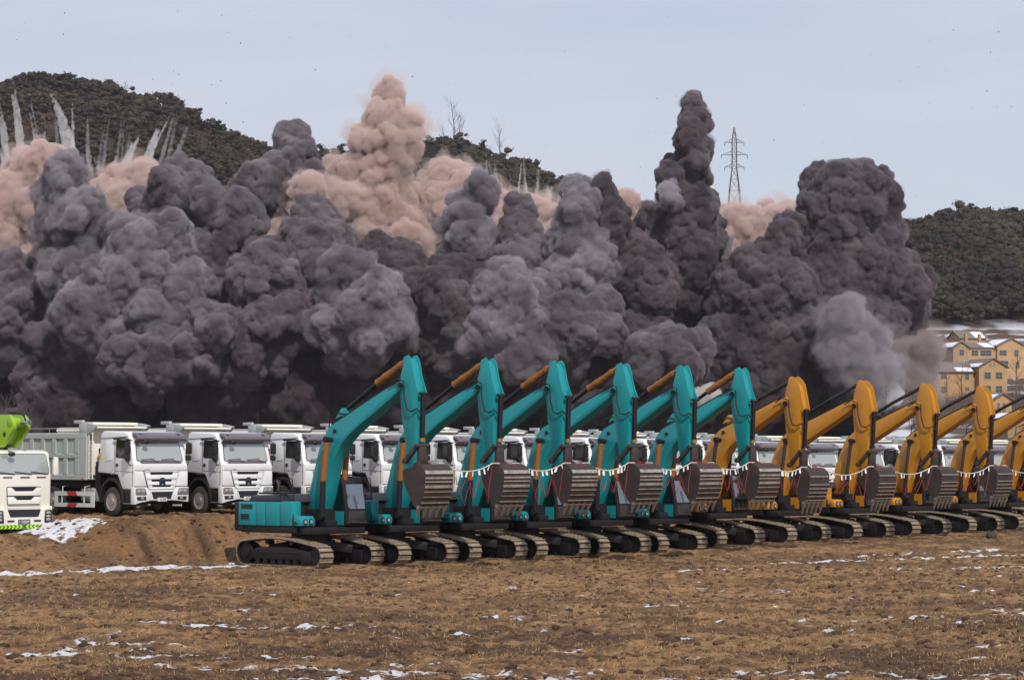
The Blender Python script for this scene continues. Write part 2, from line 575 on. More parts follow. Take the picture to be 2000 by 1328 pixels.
# far land: the valley floor, the terraced slope with the houses, and the wooded ridges
RID = np.array([(-400, 185), (-100, 165), (0, 168), (60, 150), (100, 155), (150, 160), (215, 178), (240, 190), (300, 192), (340, 205), (400, 240), (470, 272), (530, 299),
                (600, 300), (690, 302), (820, 285), (880, 280), (945, 300), (1000, 318), (1060, 342), (1120, 362), (1200, 387), (1290, 400), (1400, 412), (1480, 420),
                (1570, 427), (1700, 432), (1800, 438), (1850, 422), (1900, 414), (1960, 418), (2000, 418), (2200, 405), (2500, 420)], float)
RID[:, 1] += np.interp(RID[:, 0], [0, 1500, 1850], [17, 15, 24])
def far_z(x, y):
    px = 1000 + FPX * x / np.maximum(y, 50)
    ridge = 3.9 + (887.5 - np.interp(px, RID[:, 0], RID[:, 1])) / FPX * 800
    rgt = sm(px, 1560, 1760)
    lowr = np.interp(y, [150, 230, 330, 440, 470, 500, 530, 560, 600], [1.6, 3.2, 7.0, 12.6, 14.6, 20.5, 27.5, 31.5, 36.])
    lowl = np.interp(y, [150, 480, 600], [1.6, 3.0, 14.])
    low = lowl * (1 - rgt) + lowr * rgt
    k = sm((y - 560) / 240., 0, 1) * .55 + np.clip((y - 560) / 240., 0, 1) * .45
    top = low + (ridge - low) * k
    back = np.clip((y - 800) / 300., 0, 1)
    return np.where(y <= 560, low, top * (1 - back * .35)), rgt, px

def make_far():
    xs = axis(-190, 190, 1.6, -1400, 1400)
    ys = np.concatenate([np.arange(150, 420, 6.), np.arange(420, 580, 1.2), np.arange(580, 860, 3.), np.arange(860, 1500, 25.)])
    X, Y = np.meshgrid(xs, ys)
    x, y = X.ravel(), Y.ravel()
    z, rgt, px = far_z(x, y)
    n = fbm(x * .03, y * .03, 4, 4) - .5
    z = z + n * 4 * sm(y, 560, 700)
    # field terraces behind the houses
    zone = sm(y, 455, 470) * (1 - sm(y, 552, 566)) * rgt
    step = 1.55
    zz = z + (fbm(x * .05, y * .05, 9) - .5) * 2
    fl = np.floor(zz / step)
    fr = zz / step - fl
    zt = (fl + sm(fr, .72, 1.0)) * step
    z = z * (1 - zone) + zt * zone
    tread = (1 - sm(fr, .62, .74)) * zone
    c = np.ones((len(x), 3)) * np.array([.085, .058, .045])
    v = fbm(x * .12, y * .08, 15, 4)
    c = c * (.7 + .6 * v[:, None])
    hillm = sm(y, 556, 575)[:, None]
    c = c * (1 - hillm) + hillm * (np.array([.040, .030, .024]) * (1 - v[:, None] * .3) + np.array([.05, .025, .012]) * sm(v, .5, .7)[:, None])
    sn = np.clip(tread * sm(fbm(x * .22, y * .3, 19, 4), .30, .42) + rgt * (1 - zone) * (1 - hillm[:, 0]) * sm(fbm(x * .10, y * .035, 23, 4), .52, .60) * .8, 0, 1)[:, None]
    c = c * (1 - sn) + np.array([.66, .68, .75]) * sn
    nx, ny = len(xs), len(ys)
    i = np.arange(nx * ny).reshape(ny, nx)
    Fc = np.stack([i[:-1, :-1].ravel(), i[:-1, 1:].ravel(), i[1:, 1:].ravel(), i[1:, :-1].ravel()], 1)
    m, *_ = attr_mat('hill_earth', .95, .3, .6, .5, .5)
    o = np_mesh('hills', np.stack([x, y, z], 1), Fc, m, smooth=True, col=c)
    tag(o, 'valley floor rising to snowy terraces and wooded hills', None, None, 'structure')
make_far()

# ------------------------------------------------------------------ stubble and clods of the field
def make_stubble():
    g = np.random.default_rng(5)
    parts = []
    for (y0, y1, dens, hmin, hmax) in ((42.5, 52, 62, .03, .11), (52, 64, 36, .035, .12), (64, 80, 17, .04, .13), (80, 100, 7, .05, .14)):
        w = .2 * y1 + 1.5
        n = int((y1 - y0) * 2 * w * dens)
        px_, py_ = g.uniform(-w, w, n), g.uniform(y0, y1, n)
        keep = (fbm(px_ * 1.1, py_ * 1.1, 70, 3) + g.uniform(-.16, .16, n)) > .49
        px_, py_ = px_[keep], py_[keep]
        _, t, q, s = ground_base(px_, py_)
        ok = (s < .05) & ((q > 10.2) | (t < -.2)) & (snow_amount(px_, py_, t, q) < .45)
        px_, py_ = px_[ok], py_[ok]
        parts.append((px_, py_, g.uniform(hmin, hmax, len(px_))))
    x = np.concatenate([p[0] for p in parts]); y = np.concatenate([p[1] for p in parts]); h = np.concatenate([p[2] for p in parts])
    z = gz(x, y) - .01
    nb = 4
    x, y, z, h = [np.repeat(a, nb) for a in (x, y, z, h)]
    n = len(x)
    x = x + g.normal(0, .03, n); y = y + g.normal(0, .03, n)
    an = g.uniform(0, 2 * PI, n)
    le = g.uniform(.1, 1.0, n) * h
    wd = g.uniform(.006, .014, n) * (1 + (y - 43) * .02)
    ax = g.uniform(0, 2 * PI, n)
    p0 = np.stack([x - np.cos(ax) * wd, y - np.sin(ax) * wd, z], 1)
    p1 = np.stack([x + np.cos(ax) * wd, y + np.sin(ax) * wd, z], 1)
    p2 = np.stack([x + np.cos(an) * le, y + np.sin(an) * le, z + h * g.uniform(.5, 1, n)], 1)
    V = np.stack([p0, p1, p2], 1).reshape(-1, 3)
    k = g.uniform(0, 1, n)[:, None]
    col = np.repeat(np.array([.15, .09, .045]) * (1 - k) + np.array([.44, .275, .135]) * k, 3, axis=0)
    m, *_ = attr_mat('dry_straw', .8, .1, 5.)
    o = np_mesh('stubble', V, np.arange(n * 3).reshape(n, 3), m, col=col)
    tag(o, 'short dry straw stubble standing in the brown field', 'stubble', None, 'stuff')
    # clods
    n = 17000
    x = g.uniform(-19, 22, n); y = 42.5 + 56 * g.uniform(0, 1, n) ** 1.4
    _, t, q, s = ground_base(x, y)
    ok = (q > 7.5) | (s > .02)
    ok &= ~((q < 10.5) & (t > -1)) | (s > .02)
    x, y = x[ok], y[ok]
    n = len(x)
    V0, F0 = icos(1)
    r = .02 + .075 * g.uniform(0, 1, n) ** 2 * (1 + .5 * (g.uniform(0, 1, n) > .93))
    sc = np.stack([g.uniform(.8, 1.6, n), g.uniform(.7, 1.3, n), g.uniform(.5, .9, n)], 1)
    V = V0[None] * (r[:, None] * sc)[:, None, :] * g.uniform(.75, 1.2, (n, len(V0), 1))
    V += np.stack([x, y, gz(x, y) + r * .1], 1)[:, None, :]
    Fc = (F0[None] + (np.arange(n) * len(V0))[:, None, None]).reshape(-1, 3)
    k = g.uniform(0, 1, n)[:, None]
    col = np.repeat(np.array([.045, .029, .021]) * (1 - k) + np.array([.14, .082, .045]) * k, len(V0), axis=0)
    m, *_ = attr_mat('earth_clod', .95, .3, 30.)
    o = np_mesh('earth_clods', V.reshape(-1, 3), Fc, m, col=col)
    tag(o, 'loose dark clods of frozen earth scattered over the field', 'clods', None, 'stuff')
make_stubble()

# ------------------------------------------------------------------ excavators
def track_path(sc=1.0):
    P = []
    for k in range(0, 25):
        a = -PI / 2 - PI * k / 24 * 1.0
        P.append((-1.86 + .43 * math.cos(a), .46 + .43 * math.sin(a)))
    P += [(-1.3, .95), (-.7, 1.0), (0, 1.0), (.7, .94), (1.3, .85)]
    for k in range(0, 25):
        a = PI / 2 - PI * k / 24
        P.append((1.83 + .37 * math.cos(a), .40 + .37 * math.sin(a)))
    return P

def resample(P, step):
    P = [Vector((p[0], 0, p[1])) for p in P]
    P.append(P[0])
    L = [0]
    for a, b in zip(P, P[1:]):
        L.append(L[-1] + (b - a).length)
    n = int(L[-1] / step)
    out, j = [], 0
    for i in range(n):
        d = L[-1] * i / n
        while L[j + 1] < d: j += 1
        k = (d - L[j]) / max(L[j + 1] - L[j], 1e-6)
        t = (P[j + 1] - P[j]).normalized()
        out.append((P[j].lerp(P[j + 1], k), t))
    return out

def make_track(root, yc):
    m = MB()
    for p, t in resample(track_path(), .185):
        nrm = Vector((-t.z, 0, t.x))          # outward for this winding
        c = p
        for (a, b, h0, h1) in ((-.085, .058, -.03, 0), (.022, .056, 0, .042)):
            q = []
            for hh in (h0, h1):
                for (u, v) in ((a, -.3), (b, -.3), (b, .3), (a, .3)):
                    w = c + t * u + nrm * hh
                    q.append((w.x, yc + v, w.z))
            m.hexa(q)
    tr = m.build('track', M['shoe'], root, smooth=0)
    ch = MB()
    pp = [Vector((p[0], 0, p[1])) for p in track_path()]
    vs, fs = [], []
    for i, p in enumerate(pp):
        t = (pp[(i + 1) % len(pp)] - pp[i - 1]).normalized()
        nrm = Vector((-t.z, 0, t.x))
        for dd, yy in ((-.032, -.285), (-.032, .285), (-.06, .285), (-.06, -.285)):
            w = p + nrm * dd
            vs.append((w.x, yc + yy, w.z))
    for i in range(len(pp)):
        j = (i + 1) % len(pp)
        for k in range(4):
            l = (k + 1) % 4
            fs.append((i * 4 + k, i * 4 + l, j * 4 + l, j * 4 + k))
    ch.add(vs, fs).build('track_chain', M['black'], tr, smooth=0)
    f = MB()
    f.prism([(-1.6, .34), (-1.5, .24), (1.45, .24), (1.6, .34), (1.5, .56), (.4, .68), (-1.3, .64)], yc - .22, yc + .22)
    f.box(1.15, 1.6, yc - .26, yc + .26, .12, .55)
    f.box(-1.1, 1.1, yc - .24, yc - .215, .46, .52)
    f.build('track_frame', M['dark'], tr, bevel=.02)
    s_ = MB().tube([(-1.86, yc - .2, .46), (-1.86, yc + .2, .46)], .36, 20)
    s_.tube([(-1.86, yc - .27, .46), (-1.86, yc + .27, .46)], .2, 16)
    s_.build('sprocket', M['dark'], tr)
    MB().tube([(1.83, yc - .2, .40), (1.83, yc + .2, .40)], .31, 20).build('idler', M['dark'], tr)
    for k in range(7):
        x = -1.2 + k * .4
        MB().tube([(x, yc - .25, .15), (x, yc + .25, .15)], .1, 12).build('roller', M['dark'], tr)
    for x in (-.75, .55):
        MB().tube([(x, yc - .2, .84), (x, yc + .1, .84)], .09, 10).build('carrier_roller', M['dark'], tr)

SPEC = {
    'teal': dict(
        boom=[(5.0, 6.36), (4.9, 6.41), (4.12, 6.13), (3.53, 5.88), (2.49, 5.41), (1.31, 4.90), (.96, 4.53), (.73, 4.09), (.58, 3.68), (.16, 2.39), (.10, 2.05), (.28, 1.87), (.6, 1.82), (.85, 1.95),
              (1.08, 2.5), (1.2, 2.97), (1.45, 3.68), (1.9, 4.29), (2.24, 4.57), (2.84, 4.94), (3.66, 5.39), (4.46, 5.86), (4.93, 6.15)],
        arm=[(5.03, 7.24), (5.18, 7.28), (5.30, 7.16), (5.40, 6.85), (5.45, 6.60), (5.57, 6.26), (5.70, 6.0), (5.62, 5.86), (5.59, 5.49), (5.58, 4.48), (5.60, 3.62), (5.5, 3.42), (5.3, 3.40), (5.17, 3.5),
             (5.06, 4.2), (4.87, 5.12), (4.75, 6.05), (4.8, 6.28), (4.79, 6.57), (4.9, 6.9), (4.94, 7.2)],
        fill=[(5.0, 6.95), (5.2, 7.16), (5.34, 6.88), (5.42, 6.58), (5.54, 6.22), (5.56, 5.86), (5.55, 5.49), (5.56, 4.48), (5.57, 3.62), (5.3, 3.45), (5.2, 3.55), (5.08, 4.2), (4.9, 5.12), (4.79, 6.05), (4.84, 6.28), (4.82, 6.57)],
        bucket=[(5.86, 3.47), (6.04, 3.58), (6.23, 3.54), (6.42, 3.42), (6.49, 3.25), (6.47, 2.91), (6.40, 2.58), (6.26, 2.26), (6.10, 2.08)],
        open_=[(5.93, 2.2), (5.6, 2.67), (5.44, 2.96), (5.39, 3.32), (5.48, 3.42)], bw=.66, teeth=.30,
        armcyl=((1.85, 5.46), (3.45, 6.36), (4.98, 7.08)), cover=(3.45, 6.36, 4.95, 7.10), bcyl=((1.14, 1.75), (1.2, 2.97), (1.38, 4.42)),
        bkcyl=((5.72, 5.96), (5.66, 4.46), (5.66, 4.2)), link=(5.66, 4.2, 5.62, 3.55, 5.1, 3.68)),
    'yellow': dict(
        boom=[(4.82, 5.86), (4.74, 6.0), (4.55, 6.0), (4.15, 5.86), (2.77, 5.30), (1.35, 4.76), (.98, 4.49), (.75, 4.22), (.45, 3.6), (.24, 3.05), (.14, 2.43), (.12, 1.99), (.3, 1.82), (.6, 1.8), (.85, 1.95),
              (1.02, 2.5), (1.15, 2.97), (1.42, 3.6), (1.8, 4.05), (2.2, 4.3), (2.77, 4.60), (4.0, 5.28), (4.58, 5.62), (4.78, 5.76)],
        arm=[(4.83, 6.78), (4.97, 6.83), (5.12, 6.75), (5.33, 6.52), (5.40, 6.25), (5.56, 5.5), (5.42, 5.38), (5.33, 4.78), (5.32, 3.84), (5.28, 3.22), (5.15, 3.06), (4.98, 3.06), (4.9, 3.3),
             (4.80, 3.85), (4.66, 4.65), (4.56, 5.62), (4.66, 5.84), (4.6, 6.1), (4.72, 6.46)],
        fill=[(4.8, 6.3), (5.02, 6.62), (5.22, 6.45), (5.32, 6.2), (5.45, 5.55), (5.36, 5.36), (5.28, 4.78), (5.29, 3.84), (5.25, 3.22), (5.1, 3.1), (4.98, 3.1), (4.93, 3.3), (4.83, 3.85), (4.69, 4.65), (4.6, 5.62), (4.7, 5.84), (4.66, 6.1)],
        bucket=[(5.58, 3.12), (5.76, 3.22), (5.95, 3.18), (6.10, 3.06), (6.17, 2.88), (6.15, 2.56), (6.08, 2.24), (5.94, 1.95), (5.80, 1.80)],
        open_=[(5.64, 1.92), (5.33, 2.36), (5.18, 2.62), (5.13, 2.96), (5.22, 3.06)], bw=.62, teeth=.40,
        armcyl=((1.75, 5.28), (3.3, 6.03), (4.78, 6.66)), cover=None, bcyl=((1.04, 1.75), (1.1, 2.9), (1.32, 4.33)),
        bkcyl=((5.52, 5.46), (5.42, 4.1), (5.42, 3.85)), link=(5.42, 3.85, 5.34, 3.2, 4.88, 3.32)),
}

def make_excavator(kind):
    sp, P = SPEC[kind], M[kind]
    root = empty('excavator')
    for yc in (-1.2, 1.2):
        make_track(root, yc)
    m = MB().tube([(0, 0, .78), (0, 0, 1.13)], .68, 28)
    m.box(-.75, .75, -.5, .5, .55, .9)
    for sx in (-1, 1):
        for sy in (-1, 1):
            m.bar((sx * .5, sy * .4, .72), (sx * 1.0, sy * 1.05, .58), .42, .3)
    m.build('undercarriage', M['dark'], root, bevel=.02)
    m = MB().box(-2.2, .75, -1.36, 1.36, 1.16, 1.40)
    m.box(.75, 1.46, -1.25, 1.27, 1.14, 1.38)
    m.box(.1, 1.0, -.42, .3, 1.38, 2.0)
    m.box(-.3, .2, -.6, .15, 1.38, 2.2)
    m.box(1.0, 1.4, -.5, 0.02, 1.38, 1.62)
    m.build('turntable_deck', M['dark'], root, bevel=.03)
    # counterweight, rounded at the tail
    pl = []
    for k in range(13):
        a = -PI / 2 + PI * k / 12
        pl.append((-2.34 - .36 * math.cos(a) ** .32 if math.cos(a) > 1e-6 else -2.34, 1.40 * math.sin(a)))
    pl = [(-2.02, -1.40)] + pl + [(-2.02, 1.40)]
    MB().prism(pl, 1.20, 2.22, 'z').build('counterweight', M['dark'], root, bevel=.06)
    # engine side panels and tanks
    def flank(s):
        a, b = sorted((s * 1.30, s * 1.42))
        f = MB().box(-2.27, -1.34, a, b, 1.41, 2.24)
        f.box(-1.31, -.84, a, b, 1.41, 2.24)
        f.box(-.81, -.07, a, b, 1.41, 2.24)
        return f
    sp1 = flank(-1)
    sp1.box(-2.26, -.08, -1.31, 1.31, 1.42, 2.23)
    side = sp1.build('side_panel', P, root, bevel=.025)
    v = MB()
    for (x0, x1, z0, z1) in ((-2.1, -1.5, 2.0, 2.17), (-2.12, -1.68, 1.62, 1.82)):
        for k in range(3):
            zz = z0 + (z1 - z0) * k / 3
            v.box(x0, x1, -1.435, -1.41, zz, zz + (z1 - z0) / 3 - .018)
    v.build('vent', M['dark'], side)
    flank(1).build('side_panel', P, root, bevel=.025)
    t = MB().box(-.04, .66, -1.41, -1.02, 1.41, 2.27).build('fuel_tank', P, root, bevel=.05)
    MB().tube([(.3, -1.2, 2.25), (.3, -1.2, 2.33)], .08, 14).build('filler_cap', M['dark'], t)
    bx = MB().prism([(.67, 1.42), (1.06, 1.42), (1.07, 1.62), (.97, 1.77), (.67, 1.77)], -1.41, -.72).build('tool_box', P, root, bevel=.05)
    for yy in (-1.2, -.93):
        MB().tube([(1.05, yy, 1.57), (1.085, yy, 1.57)], .10, 16).build('lamp_ring', M['dark'], bx)
        MB().tube([(1.08, yy, 1.57), (1.095, yy, 1.57)], .065, 14).build('work_lamp', M['lamp'], bx)
    MB().box(.74, .86, -1.425, -1.40, 1.5, 1.56).build('latch', M['dark'], bx)
    # engine hood
    hd = MB().prism([(-2.22, 2.23), (-2.05, 2.46), (.25, 2.53), (.35, 2.23)], -1.02, .98).build('engine_hood', M['hood'], root, bevel=.06)
    MB().tube([(-1.1, -.55, 2.5), (-1.1, -.55, 2.86), (-1.2, -.55, 2.97)], .07, 10).build('exhaust_pipe', M['dark'], hd)
    MB().box(-1.9, -.4, -.8, -.1, 2.50, 2.56).build('hood_grille', M['dark'], hd)
    # guard rails
    r = MB().tube([(-.15, -1.3, 2.24), (-.15, -1.3, 3.07), (.48, -1.3, 3.07), (.60, -1.3, 2.3), (.67, -1.44, 1.38)], .022, 6)
    r.tube([(-.15, -1.3, 2.66), (.56, -1.3, 2.66)], .018, 6)
    r.tube([(-.15, -1.3, 2.5), (-.15, -.4, 2.5)], .018, 6)
    r.build('guard_rail', M['dark'], root)
    # cab
    prof = [(.0, 1.40), (1.50, 1.40), (1.56, 1.5), (1.55, 1.95), (1.38, 2.92), (1.20, 3.12), (.25, 3.17), (.04, 3.02), (-.04, 2.2)]
    cab = MB().prism(prof, .27, 1.27).build('cab', M['dark'], root, bevel=.05)
    def slope_pane(pts, y0, y1, off, name, mt):
        mm = MB()
        (xa, za), (xb, zb) = pts
        nx, nz = (zb - za), -(xb - xa)
        L = math.hypot(nx, nz)
        nx, nz = nx / L * off, nz / L * off
        mm.add([(xa + nx, y0, za + nz), (xa + nx, y1, za + nz), (xb + nx, y1, zb + nz), (xb + nx, y0, zb + nz),
                (xa + nx * .2, y0, za + nz * .2), (xa + nx * .2, y1, za + nz * .2), (xb + nx * .2, y1, zb + nz * .2), (xb + nx * .2, y0, zb + nz * .2)],
               [(0, 1, 2, 3), (0, 4, 5, 1), (1, 5, 6, 2), (2, 6, 7, 3), (3, 7, 4, 0), (7, 6, 5, 4)])
        return mm.build(name, mt, cab, smooth=0)
    slope_pane(((1.545, 2.0), (1.395, 2.86)), .37, 1.17, .014, 'window', M['cab_glass'])
    slope_pane(((1.558, 1.52), (1.552, 1.93)), .37, 1.17, .014, 'window', M['side_glass'])
    MB().prism([(.13, 2.0), (1.44, 2.0), (1.32, 2.86), (.16, 2.92)], .252, .266).build('window', M['side_glass'], cab, smooth=0)
    MB().prism([(.08, 1.44), (1.44, 1.44), (1.44, 1.92), (.08, 1.92)], .252, .267).build('cab_side_panel', P, cab, smooth=0)
    MB().prism([(.73, 1.5), (1.44, 1.5), (1.42, 1.95), (1.30, 2.88), (.73, 2.92)], 1.274, 1.288).build('door_window', M['side_glass'], cab, smooth=0)
    MB().box(.3, 1.1, .42, 1.07, 3.16, 3.21).build('roof_hatch', M['hood'], cab, bevel=.02)
    w_ = MB().tube([(1.58, .78, 2.02), (1.51, .70, 2.46)], .012, 5)
    w_.build('wiper', M['black'], cab)
    MB().tube([(1.58, .33, 1.49), (1.61, .33, 1.53), (1.61, 1.2, 1.53), (1.58, 1.2, 1.49)], .015, 6).build('hand_bar', M['chrome'], cab)
    # boom
    bm_ = MB().prism(sp['boom'], -.27, .27).build('boom', P, root, bevel=.018)
    ho = MB()
    top = [p for p in sp['boom'][1:9]]
    for s in (-.16, .16):
        ho.tube([(x, s, z + .06) for x, z in top], .028, 6)
    x0, z0 = top[4]
    ho.tube([(x0 - .25, -.1, z0 - .1), (x0 - .15, -.14, z0 + .32), (x0 + .3, -.16, z0 + .46), (x0 + .75, -.16, z0 + .38)], .024, 6)
    ax, az = sp['boom'][0]
    ho.tube([(ax - .55, -.36, az - .05), (ax - .2, -.38, az + .12), (ax + .1, -.36, az + .02), (ax + .12, -.33, az - .55), (ax + .25, -.32, az - .95), (ax + .48, -.31, az - 1.0), (ax + .66, -.28, az - .9), (ax + .74, -.1, az - 1.1)], .028, 7)
    ho.build('hydraulic_hose', M['black'], bm_)
    br = MB()
    (cx, cz) = sp['armcyl'][0]
    for s in (-.16, .12):
        br.prism([(cx - .42, cz - .32), (cx - .1, cz + .06), (cx + .08, cz + .06), (cx + .3, cz - .1)], s, s + .04)
    br.build('cylinder_bracket', P, bm_, bevel=.01)
    pins = MB()
    pins.tube([(ax - .12, -.34, az - .1), (ax - .12, .34, az - .1)], .09, 14)
    pins.tube([(sp['bcyl'][2][0], -.62, sp['bcyl'][2][1]), (sp['bcyl'][2][0], .62, sp['bcyl'][2][1])], .085, 12)
    pins.tube([(sp['bcyl'][2][0] + .18, -.315, sp['bcyl'][2][1] + .3), (sp['bcyl'][2][0] + .18, .315, sp['bcyl'][2][1] + .3)], .07, 12)
    pins.build('pivot_pin', M['dark'], bm_)
    # arm cylinder on top of the boom
    a, b, c = sp['armcyl']
    cyl = MB().tube([(a[0], 0, a[1]), (b[0], 0, b[1])], .07, 12)
    cyl.tube([(a[0], .16, a[1] + .02), (b[0], .16, b[1] + .02)], .022, 6)
    cy = cyl.build('arm_cylinder', M['dark'], root)
    MB().tube([(b[0], 0, b[1]), (c[0], 0, c[1])], .06, 12).build('cylinder_rod', M['chrome'] if kind == 'teal' else M['dark'], cy)
    if sp['cover']:
        x1, z1, x2, z2 = sp['cover']
        g = random.Random(3)
        pts = [(x1 + (x2 - x1) * k / 12, g.uniform(-.01, .01), z1 + (z2 - z1) * k / 12 + g.uniform(-.012, .012)) for k in range(13)]
        MB().tube(pts, [.125 + g.uniform(-.018, .022) for k in range(13)], 12).build('cylinder_cover', M['sleeve'], cy, smooth=60)
    else:
        pts = [(b[0] + (c[0] - b[0]) * k / 16 * .96, 0, b[1] + (c[1] - b[1]) * k / 16 * .96) for k in range(17)]
        MB().tube(pts, [.085 if k % 2 else .07 for k in range(17)], 10).build('cylinder_cover', M['sleeve_black'], cy, smooth=60)
    # boom cylinders
    a, b, c = sp['bcyl']
    for s in (-.5, .5):
        l = MB().tube([(a[0], s, a[1]), (b[0], s, b[1])], .10, 12)
        l.tube([(a[0], s - .1, a[1]), (a[0], s + .1, a[1])], .13, 12)
        cy = l.build('boom_cylinder', M['dark'], root)
        top_ = (c[0], s, c[1])
        hd_ = MB().tube([(c[0] - .01, s, c[1] - .18), (c[0], s, c[1] + .02)], .075, 10)
        hd_.tube([(c[0], s - .08, c[1]), (c[0], s + .08, c[1])], .11, 12)
        hd_.build('rod_end', M['dark'], cy)
        n = 26
        pts = [(b[0] + (c[0] - b[0]) * k / n * .94, s, b[1] + (c[1] - b[1]) * k / n * .94) for k in range(n + 1)]
        rr = [.112 if k % 2 else .098 for k in range(n + 1)] if kind == 'teal' else [.088 if k % 2 else .062 for k in range(n + 1)]
        MB().tube(pts, rr, 12).build('cylinder_cover', M['sleeve'] if kind == 'teal' else M['sleeve_black'], cy, smooth=60)
    # arm: two cheek plates on a box core
    am = MB()
    am.prism(sp['arm'], -.205, -.165)
    am.prism(sp['arm'], .165, .205)
    am.prism(sp['fill'], -.163, .163)
    arm = am.build('arm', P, root, bevel=.012)
    bo = MB()
    for zz in (4.1, 4.7, 5.3):
        bo.box(5.18 if kind == 'teal' else 4.98, 5.24 if kind == 'teal' else 5.04, -.22, -.206, zz, zz + .05)
    bo.tube([(ax - .1, -.245, az - .08), (ax - .1, .245, az - .08)], .1, 14)
    bo.build('arm_bosses', P, arm)
    a, b, c = sp['bkcyl']
    bc = MB().tube([(a[0], 0, a[1]), (b[0], 0, b[1])], .085, 14)
    bc.tube([(a[0], -.17, a[1]), (a[0], .17, a[1])], .06, 10)
    bc.tube([(a[0] + .06, -.1, a[1] - .1), (b[0] + .1, -.1, b[1] + .1)], .022, 6)
    bcy = bc.build('bucket_cylinder', M['dark'], root)
    MB().tube([(b[0], 0, b[1]), (b[0], 0, b[1] - .12)], .105, 12).build('collar', M['brass'] if kind == 'teal' else M['dark'], bcy)
    x0, z0, x1, z1, x2, z2 = sp['link']
    lk = MB().tube([(x0, -.33, z0), (x0, .33, z0)], .075, 12)
    for s in (-.27, .27):
        lk.bar((x0, s, z0), (x2, s, z2), .06, .15)
        lk.tube([(x2, s - .06, z2), (x2, s + .06, z2)], .1, 12)
    lk.hexa([(x1 - .10, -.2, z1 - .02), (x1 + .10, -.2, z1 - .02), (x1 + .10, .2, z1 - .02), (x1 - .10, .2, z1 - .02), (x0 - .06, -.17, z0), (x0 + .06, -.17, z0), (x0 + .06, .17, z0), (x0 - .06, .17, z0)])
    lk.build('linkage', M['bucket'], root, bevel=.012)
    # bucket
    out, opn, bw = sp['bucket'], sp['open_'], sp['bw']
    b_ = MB()
    poly = out + opn
    b_.prism(poly, -bw, -bw + .035)
    b_.prism(poly, bw - .035, bw)
    def off(pl, d):
        r = []
        for i, p in enumerate(pl):
            q0, q1 = pl[max(i - 1, 0)], pl[min(i + 1, len(pl) - 1)]
            tx, tz = q1[0] - q0[0], q1[1] - q0[1]
            L = math.hypot(tx, tz)
            r.append((p[0] + tz / L * d, p[1] - tx / L * d))
        return r
    inn = off(out, .03)
    b_.prism(out + inn[::-1], -bw + .036, bw - .036)
    for s in (-.27, .19):
        b_.prism([(out[0][0] - .36, out[0][1] - .06), (out[0][0] - .05, out[0][1] - .03), (out[0][0] - .06, out[0][1] + .14), (out[0][0] - .2, out[0][1] + .2), (out[0][0] - .38, out[0][1] + .1)], s, s + .08)
    bk = b_.build('bucket', M['bucket'], root, smooth=0)
    wr = MB()
    o2 = off(out, -.012)
    cum = [0]
    for p, q in zip(o2, o2[1:]): cum.append(cum[-1] + math.hypot(q[0] - p[0], q[1] - p[1]))
    def at(d):
        for i in range(len(cum) - 1):
            if d <= cum[i + 1]:
                k = (d - cum[i]) / (cum[i + 1] - cum[i])
                return (o2[i][0] + (o2[i + 1][0] - o2[i][0]) * k, o2[i][1] + (o2[i + 1][1] - o2[i][1]) * k)
        return o2[-1]
    T = cum[-1]
    for (f0, f1) in ((.34, .40), (.445, .475), (.51, .53), (.575, .62), (.675, .69), (.765, .775), (.86, .878)) if kind == 'teal' else ((.40, .42), (.56, .58), (.64, .66), (.72, .74), (.80, .82), (.89, .905)):
        p, q = at(T * f0), at(T * f1)
        nx, nz = (q[1] - p[1]), -(q[0] - p[0])
        L = math.hypot(nx, nz)
        nx, nz = -nx / L * .022, -nz / L * .022
        wr.prism([p, q, (q[0] + nx, q[1] + nz), (p[0] + nx, p[1] + nz)], -bw + .01, bw - .01)
    wr.build('wear_strip', M['worn'], bk, smooth=0)
    lx, lz = out[-1]
    ce = MB().hexa([(lx - .03, -bw - .01, lz + .02), (lx + .05, -bw - .01, lz + .0), (lx + .05, bw + .01, lz + .0), (lx - .03, bw + .01, lz + .02),
                    (lx + .02, -bw - .01, lz + .10), (lx + .11, -bw - .01, lz + .06), (lx + .11, bw + .01, lz + .06), (lx + .02, bw + .01, lz + .10)])
    ce.build('cutting_edge', M['worn'], bk, smooth=0)
    for k in range(5):
        y = -bw + .06 + k * (2 * bw - .12) / 4
        tt = MB()
        w = .07
        tl = sp['teeth']
        tt.hexa([(lx - .10, y - .022, lz - tl), (lx - .06, y - .022, lz - tl), (lx - .06, y + .022, lz - tl), (lx - .10, y + .022, lz - tl),
                 (lx - .03, y - w, lz + .10), (lx + .13, y - w, lz + .12), (lx + .13, y + w, lz + .12), (lx - .03, y + w, lz + .10)])
        tt.build('tooth', M['tooth'], bk, bevel=.008, smooth=0)
    return root

